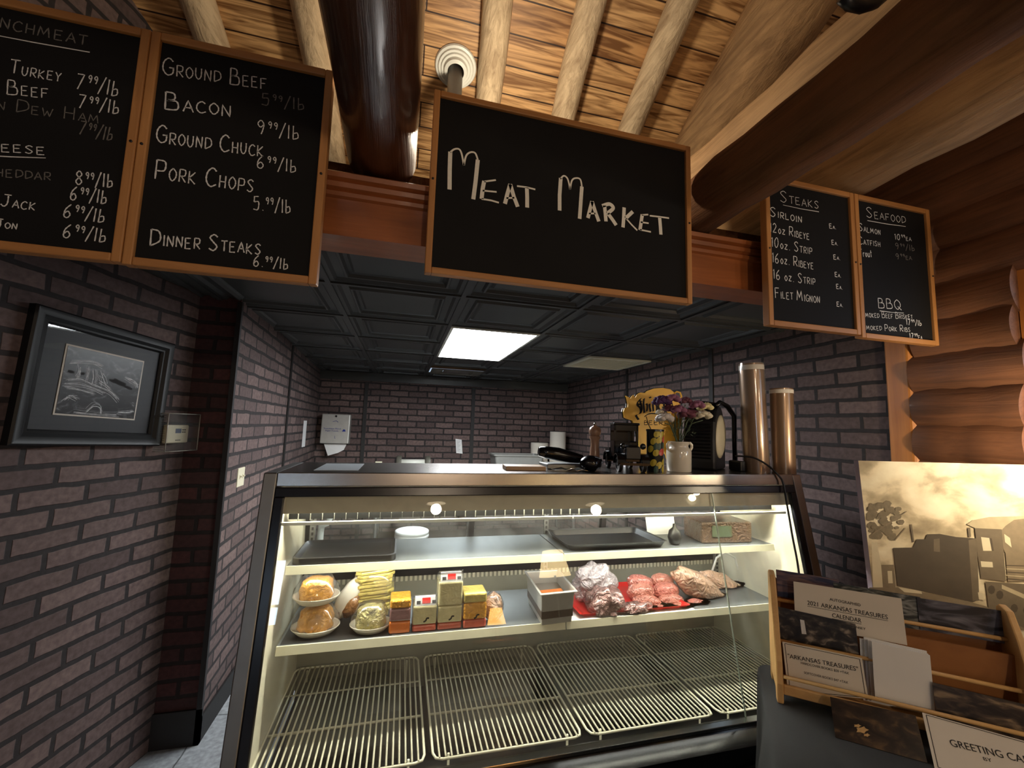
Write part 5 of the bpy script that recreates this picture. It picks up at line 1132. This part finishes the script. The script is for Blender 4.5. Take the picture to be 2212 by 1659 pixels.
# cards, by corner pixels on their own leaning planes
def cplane(v0, tilt): a = math.radians(tilt); return L(0, v0, 0), (-e2*math.cos(a)+ez*math.sin(a)).normalized()
def cpt(px, py, pl): return hit(px, py, *pl)
def card(name, pts, v0, tilt, m, label, cat, group=None, thick=.0012, line=False, parts=None):
    pl = cplane(v0, tilt); q = [cpt(x, y, pl) for x, y in pts]
    for i, j in ((2, 1), (3, 0)):                    # nothing reaches below the table top
        if q[i].z < TZ+.002: q[i] = q[j].lerp(q[i], (q[j].z-TZ-.002)/(q[j].z-q[i].z))
    t = thing(name, (q[2]+q[3])/2, label, cat, group)
    bm = B(); slab(bm, q, thick, pl[1]); obj('sheet', bm, m, t)
    if line:
        bm = B(); c = sum(q, V())/4; r_ = [c+(p-c)*.94+pl[1]*.0006 for p in q]
        for i in range(4):
            a, b = r_[i], r_[(i+1) % 4]; d = (b-a).normalized(); sd = pl[1].cross(d)*.0007
            quad(bm, [a-sd, b-sd, b+sd, a+sd])
        obj('border_line', bm, M_ink, t)
    if parts: parts(t, q, pl)
    return t
def words(t, txt, a, b, pxh, pl, m=None):
    """printed words between two baseline pixels"""
    A0, B0 = cpt(*a, pl), cpt(*b, pl); up_ = cpt((a[0]+b[0])/2, (a[1]+b[1])/2-pxh, pl)-(A0+B0)/2
    ux_ = (B0-A0).normalized(); bm = B(); uy_ = pl[1].cross(ux_); uy_ = uy_ if uy_.z > 0 else -uy_
    typed(bm, txt, (A0+B0)/2+pl[1]*.0008, ux_, uy_, up_.length, (B0-A0).length); obj('lettering', bm, m or M_ink, t)
def underline(t, a, b, pl):
    A0, B0 = cpt(*a, pl), cpt(*b, pl); bm = B(); s = pl[1].cross((B0-A0).normalized())*.0006
    quad(bm, [A0-s+pl[1]*.0008, B0-s+pl[1]*.0008, B0+s+pl[1]*.0008, A0+s+pl[1]*.0008]); obj('underline', bm, M_ink, t)
G5 = lambda *c: [rgb(*x) for x in c]
def sc(name, cols, pos=(.3, .45, .56, .7), **k): return scenic(name, list(zip(pos, G5(*cols))), **k)
gC = 'photo cards in the wooden rack'
S_night = sc('night_sky_print', ((12, 12, 24), (44, 42, 70), (120, 96, 96), (40, 36, 60)), scale=2.2, seed=1, stretch=(.5, 1.6, 1), dist=.8)
S_valley = sc('valley_print', ((26, 28, 26), (56, 58, 52), (110, 112, 108), (150, 152, 150)), scale=4, seed=4, stretch=(1, 1.4, 1))
S_dusk = sc('dusk_print', ((20, 18, 22), (38, 36, 42), (96, 96, 108), (150, 150, 158)), scale=1.8, seed=8, stretch=(.8, 1.5, 1), dist=.8)
S_fall = sc('waterfall_card_print', ((14, 12, 12), (34, 28, 24), (62, 54, 46), (150, 138, 124)), scale=4, seed=12, stretch=(1.5, 1, 1), dist=.5)
S_river = sc('river_rock_print', ((18, 14, 14), (46, 36, 32), (84, 70, 58), (150, 130, 104)), scale=4, seed=15, stretch=(1, 1.3, 1), dist=.6)
S_canyon = sc('canyon_print', ((14, 10, 9), (30, 21, 18), (52, 38, 30), (96, 74, 50)), scale=3.6, seed=19, stretch=(1.1, 1, 1), dist=.7)
card('photo_card', ((1676, 1230), (1812, 1252), (1816, 1310), (1680, 1288)), .118, 4, S_night, 'dark blue night sky photo card in the back tier at the left end', 'photo card', gC)
card('photo_card', ((1800, 1258), (1988, 1290), (1994, 1362), (1806, 1330)), .117, 4, S_valley, 'grey-green valley photo card in the back tier behind the white calendar notice', 'photo card', gC)
card('photo_card', ((1980, 1291), (2168, 1320), (2180, 1392), (1988, 1360)), .114, 4, S_dusk, 'hillside at dusk photo card in the back tier at the right end', 'photo card', gC)
def autog(t, q, pl):
    words(t, 'AUTOGRAPHED', (1792, 1297), (1859, 1310), 6, pl); words(t, '2021 ARKANSAS TREASURES', (1744, 1306), (1918, 1338), 9, pl); underline(t, (1744, 1309), (1918, 1341), pl)
    words(t, 'CALENDAR', (1798, 1333), (1861, 1345), 9, pl); underline(t, (1797, 1336), (1861, 1348), pl); words(t, 'NSEY', (1849, 1357), (1870, 1361), 5, pl)
card('calendar_notice', ((1714, 1256), (1947, 1293), (1960, 1394), (1718, 1348)), .070, 4, M_paper, 'white printed notice about an autographed calendar in the card rack', 'notice', parts=autog)
def wfall(t, q, pl):
    bm = B(); P = [cpt(x, y, pl)+pl[1]*.0008 for x, y in ((1728, 1338), (1737, 1340), (1742, 1370), (1732, 1369))]; quad(bm, P); obj('white_water', bm, MATS['water_grey'], t)
card('photo_card', ((1679, 1310), (1848, 1348), (1856, 1414), (1682, 1380)), .060, 5, S_fall, 'dark waterfall photo card in the middle tier at the left end', 'photo card', gC, parts=wfall)
def arkt(t, q, pl):
    words(t, '"ARKANSAS TREASURES"', (1702, 1421), (1854, 1450), 9, pl); words(t, 'HARDCOVER BOOKS $50 +TAX', (1730, 1434), (1834, 1457), 5, pl); words(t, 'SOFTCOVER BOOKS $47 +TAX', (1737, 1455), (1832, 1477), 5, pl)
card('book_notice', ((1690, 1386), (1862, 1422), (1876, 1510), (1702, 1494)), .022, 5, M_paper, 'white bordered notice advertising books in the front tier at the left', 'notice', line=True, parts=arkt)
gE = 'white envelopes standing in the rack'
for k, (dx, dy, v, lab) in enumerate(((-26, -6, .056, 'rearmost white envelope in the stack in the rack'), (-17, -9, .048, 'white envelope third from the front of the stack'), (-9, -3, .040, 'white envelope just behind the front one'), (0, 0, .022, 'frontmost plain white envelope in the rack'))):
    card('envelope', ((1883+dx, 1385+dy), (2009+dx*.4, 1416+dy), (2021+dx*.3, 1545), (1891+dx, 1514)), v, 4, M_bright, lab, 'envelope', gE, thick=.004)
card('photo_card', ((2014, 1474), (2290, 1540), (2310, 1640), (2026, 1566)), .004, 8, S_river, 'dark river and rocks photo card in the front tier behind the greeting cards sign', 'photo card', gC)
def gold(t, q, pl):
    bm = B(); blobs = ((1862, 1577, 15, 8), (1852, 1568, 9, 4), (1872, 1588, 8, 4))
    for x, y, a, b in blobs: bm.faces.new([bm.verts.new(cpt(x+a*math.cos(PI*k/5)*(1-.35*(k % 2)), y+b*math.sin(PI*k/5)*(1-.35*(k % 2)), pl)+pl[1]*.0008) for k in range(10)])
    obj('bright_rocks', bm, mat('tan_rock_print', rgb(186, 148, 96), .5, vary=.4, scale=150), t)
card('photo_card', ((1793, 1505), (1978, 1546), (2014, 1690), (1812, 1650)), -.105, 48, S_canyon, 'dark brown canyon photo card leaning against the front of the rack', 'photo card', gC, parts=gold)
def greet(t, q, pl):
    words(t, 'GREETING CARDS', (2055, 1612), (2262, 1660), 13, pl); words(t, 'BY', (2126, 1643), (2144, 1647), 7, pl)
card('greeting_notice', ((1992, 1539), (2290, 1622), (2330, 1750), (2022, 1672)), -.118, 48, M_paper, 'white bordered greeting cards sign leaning in front of the rack at lower right', 'notice', line=True, parts=greet)

# train photograph on canvas, standing on an easel behind the table
cd = V((.873, -.487, 0)).normalized(); cn = V((cd.y, -cd.x, 0)); cn = cn if cn.y < 0 else -cn
CA = V((1.632, 1.20, 0)); lean = math.radians(4)
cpl = (V((CA.x, CA.y, 1.5)), (cn*math.cos(lean)+ez*math.sin(lean)).normalized())
def kp(px, py, o=0): return hit(px, py, *cpl)+cpl[1]*o
tl = kp(1854, 995); tr_ = kp(2232, 1004.4); bl = kp(1905, 1400); cu_ = (tr_-tl).normalized(); cv_ = cpl[1].cross(cu_); cv_ = cv_ if cv_.z < 0 else -cv_
cw = (tr_-tl).length; ch = .62
t = thing('train_canvas', tl+cu_*cw/2+cv_*ch, 'large sepia canvas photograph of an old steam train numbered 4003', 'picture')
q = [tl, tl+cu_*cw, tl+cu_*cw+cv_*ch, tl+cv_*ch]
bm = B(); obox(bm, tl-cpl[1]*.0005, cu_*cw, cv_*ch, -cpl[1]*.032); obj('canvas', bm, mat('canvas_edge', rgb(176, 166, 190), .8), t)
sep = lambda n, c, v=.15, s=40: mat(n, rgb(*c), .6, vary=v, scale=s)
SM = [scenic('sepia_sky', [(.30, rgb(140, 126, 100)), (.44, rgb(186, 170, 138)), (.52, rgb(222, 208, 176)), (.66, rgb(238, 228, 200))], 4.2, 2, (1.0, 1.6, 1), .55, dist=.25), sep('sepia_dark', (76, 66, 53), .4, 14), sep('sepia_mid', (128, 114, 92), .3), sep('sepia_light', (208, 196, 166), .1), sep('sepia_grey', (106, 94, 76), .2), sep('sepia_tree', (120, 108, 86), .4, 90), sep('sepia_pale', (176, 162, 132), .2)]
bm = B(); quad(bm, [p+cpl[1]*.0003 for p in q], [(0, 1), (1, 1), (1, 0), (0, 0)], 0)
lay = [.0006]
def poly(pts, mi):
    lay[0] += .00003
    try: bm.faces.new([bm.verts.new(kp(x, y, lay[0])) for x, y in pts]).material_index = mi
    except ValueError: pass
def S6(pts): return [(1850+x*.4458, 560+y*.4458) for x, y in pts]        # read off the enlarged crop
poly(S6([(72,1370),(100,1375),(118,1480),(130,1590),(80,1590)]), 3)
poly(S6([(120,1480),(180,1480),(190,1600),(128,1596)]), 2); poly(S6([(150,1510),(172,1510),(176,1570),(154,1570)]), 3)
rn = random.Random(12)
for k in range(70):                                                      # the leafy tree
    a = rn.random(); x = 62+rn.random()*180*(.4+.6*a); y = 1180+rn.random()*180; r_ = rn.uniform(7, 20)
    if (x-62)/180+(y-1180)/260 > 1.25: continue
    poly(S6([(x+r_*(1+.5*rn.random())*math.cos(q_), y+r_*.7*(1+.5*rn.random())*math.sin(q_)) for q_ in [2*PI*j/7 for j in range(7)]]), 5)
for a, b in (((70,1330),(240,1220)), ((70,1250),(120,1340)), ((150,1280),(210,1240)), ((180,1360),(235,1300))): poly(S6([a, (a[0]+4, a[1]+5), (b[0]+2, b[1]+3), b]), 2)
poly(S6([(258,1284),(266,1284),(278,1370),(270,1370)]), 4); poly(S6([(536,1300),(548,1300),(552,1345),(540,1345)]), 4)
poly(S6([(176,1398),(272,1396),(290,1356),(330,1356),(340,1332),(400,1330),(480,1345),(580,1352),(585,1650),(560,1660),(196,1582)]), 1)
poly(S6([(540,1360),(580,1352),(592,1650),(560,1655)]), 4); poly(S6([(400,1352),(372,1356),(372,1415),(402,1418)]), 4)
poly(S6([(60,1590),(200,1588),(560,1662),(830,1740),(830,1800),(60,1700)]), 2); poly(S6([(200,1588),(310,1606),(316,1620),(230,1612)]), 3)
poly(S6([(585,1612),(612,1620),(616,1652),(590,1646)]), 3)
poly(S6([(532,1284),(560,1264),(640,1248),(830,1244),(850,1258),(850,1300),(720,1300),(690,1320),(570,1302)]), 6)         # cab roof
poly(S6([(690,1322),(720,1290),(760,1262),(850,1252),(850,1420),(714,1420)]), 2)
poly(S6([(570,1302),(700,1308),(712,1440),(720,1560),(600,1545),(582,1420)]), 4); poly(S6([(600,1345),(640,1350),(652,1412),(610,1412)]), 3); poly(S6([(640,1350),(652,1352),(662,1412),(652,1412)]), 1)
poly(S6([(598,1462),(655,1466),(658,1492),(602,1490)]), 3); poly(S6([(712,1330),(740,1350),(748,1396),(716,1370)]), 3); poly(S6([(716,1400),(850,1392),(850,1560),(730,1560)]), 2)
for k in range(5): poly(S6([(722,1480+k*16),(850,1484+k*18),(850,1489+k*18),(722,1485+k*16)]), 6 if k % 2 else 1)
poly(S6([(620,1560),(850,1575),(850,1800),(640,1720)]), 4); poly(S6([(700,1575),(850,1640),(850,1662),(700,1595)]), 6)
for x, y in ((650,1600),(690,1625),(760,1690),(820,1700)): poly(S6([(x+18*math.cos(PI*j/4), y+22*math.sin(PI*j/4)) for j in range(8)]), 1)
obj('print', bm, SM, t, label='sepia print of a steam locomotive tender and cab')
bm = B(); A0, B0 = kp(1966, 1239), kp(2047, 1246); ux_ = (B0-A0).normalized(); typed(bm, '4003', (A0+B0)/2+cpl[1]*.0022, ux_, -cv_, .050, (B0-A0).length*.98); obj('number', bm, MATS['sepia_light'], t)
t2 = thing('display_easel', (tl.x, tl.y, 0), 'wooden easel carrying the train canvas behind the table', 'easel')
for k in (.12, .88): bm = B(); p = tl+cu_*cw*k-cpl[1]*.047; tube(bm, [V((p.x, p.y, 0))+cu_*(.05 if k > .5 else -.05)*0, p+cv_*.05], .012, 8); obj('leg', bm, M_rack, t2)
bm = B(); p = tl+cu_*cw*.5-cpl[1]*.060; tube(bm, [V((p.x, p.y, 0))+V((.02, .16, 0)), p+cv_*.1], .012, 8); obj('leg', bm, M_rack, t2)
bm = B(); obox(bm, tl+cv_*(ch+.001)+cu_*.03+cpl[1]*.01, cu_*(cw-.06), cv_*.02, -cpl[1]*.06); obj('ledge', bm, M_rack, t2)

# ------------------------------------------------------------------ lamps of the hall (they shine on the boards and mirror in the case glass)
def bulb(c, r, parent, m=None): bm = B(); blob(bm, V(c), r, 1, 0, 1, 3); obj('bulb', bm, m or M_bulb, parent)
M_shade = emitter('lit_amber_shade', rgb(255, 176, 92), 12); M_shade2 = emitter('lit_cream_shade', rgb(255, 222, 160), 7)
t = thing('picture_lamp', (2.13, .60, 1.50), 'small wall lamp with a white shade lighting the train canvas', 'lamp')
bm = B(); lathe(bm, [(0, 0), (.03, 0), (.03, .01), (0, .012)], (2.135, .60, 1.60), 20, (-1, 0, 0)); tube(bm, [(2.125, .60, 1.60), (2.03, .59, 1.62), (1.95, .61, 1.56)], .006, 8); obj('arm', bm, M_satin, t)
bm = B(); lathe(bm, [(.012, -.05), (.03, -.045), (.052, .0), (.050, .0), (.028, -.042), (.010, -.046)], (1.94, .655, 1.50), 24, (.12, .8, -.25)); obj('lamp_shade', bm, M_white, t)
bulb((1.941, .657, 1.498), .022, t)
for c, lab in (((.5, -2.7, 2.15), 'pendant lamp of the hall mirrored at the upper left of the case glass'), ((2.6, -2.2, 2.0), 'pendant lamp of the hall mirrored in the middle of the case glass'), ((1.5, -.25, 2.2), 'pendant lamp of the hall between the big dark log and the pale wall log'), ((-1.3, -1.6, 2.9), 'pendant lamp hanging over the hall at left behind the viewpoint')):
    t = thing('pendant_lamp', c, lab, 'lamp', 'pendant lamps of the hall')
    bm = B(); tube(bm, [(c[0], c[1], c[2]+.14), (c[0], c[1], rz(c[1])+.02)], .005, 6); obj('cord', bm, M_satin, t)
    bm = B(); lathe(bm, [(.02, .15), (.05, .14), (.13, .075), (.126, .075), (.048, .132), (.018, .14)], c, 28); obj('lamp_shade', bm, M_white, t)
t = thing('table_lamp', (1.2, -2.4, .60), 'amber shaded table lamp of the hall mirrored low in the case glass', 'lamp')
bm = B(); lathe(bm, [(0, 0), (.07, 0), (.07, .015), (.02, .03), (.015, .16), (0, .16)], (1.2, -2.4, .60), 20); obj('base', bm, M_satin, t)
bm = B(); lathe(bm, [(.11, .15), (.07, .32), (0, .325)], (1.2, -2.4, .60), 24); obj('lamp_shade', bm, M_shade, t)
t = thing('side_table', (1.2, -2.4, 0), 'round wooden side table of the hall under the amber lamp', 'table')
bm = B(); lathe(bm, [(0, 0), (.2, 0), (.2, .02), (.03, .04), (.03, .57), (.3, .575), (.3, .599), (0, .599)], (1.2, -2.4, 0), 28); obj('pedestal_table', bm, M_beam, t)
t = thing('floor_lamp', (1.95, -2.3, 0), 'cream shaded floor lamp of the hall mirrored in the middle of the case glass', 'lamp')
bm = B(); lathe(bm, [(0, 0), (.14, 0), (.14, .02), (.015, .03), (.012, 1.25), (0, 1.25)], (1.95, -2.3, 0), 24); obj('pole', bm, M_satin, t)
bm = B(); lathe(bm, [(.20, 1.22), (.13, 1.52), (0, 1.525)], (1.95, -2.3, 0), 28); obj('lamp_shade', bm, M_shade2, t)
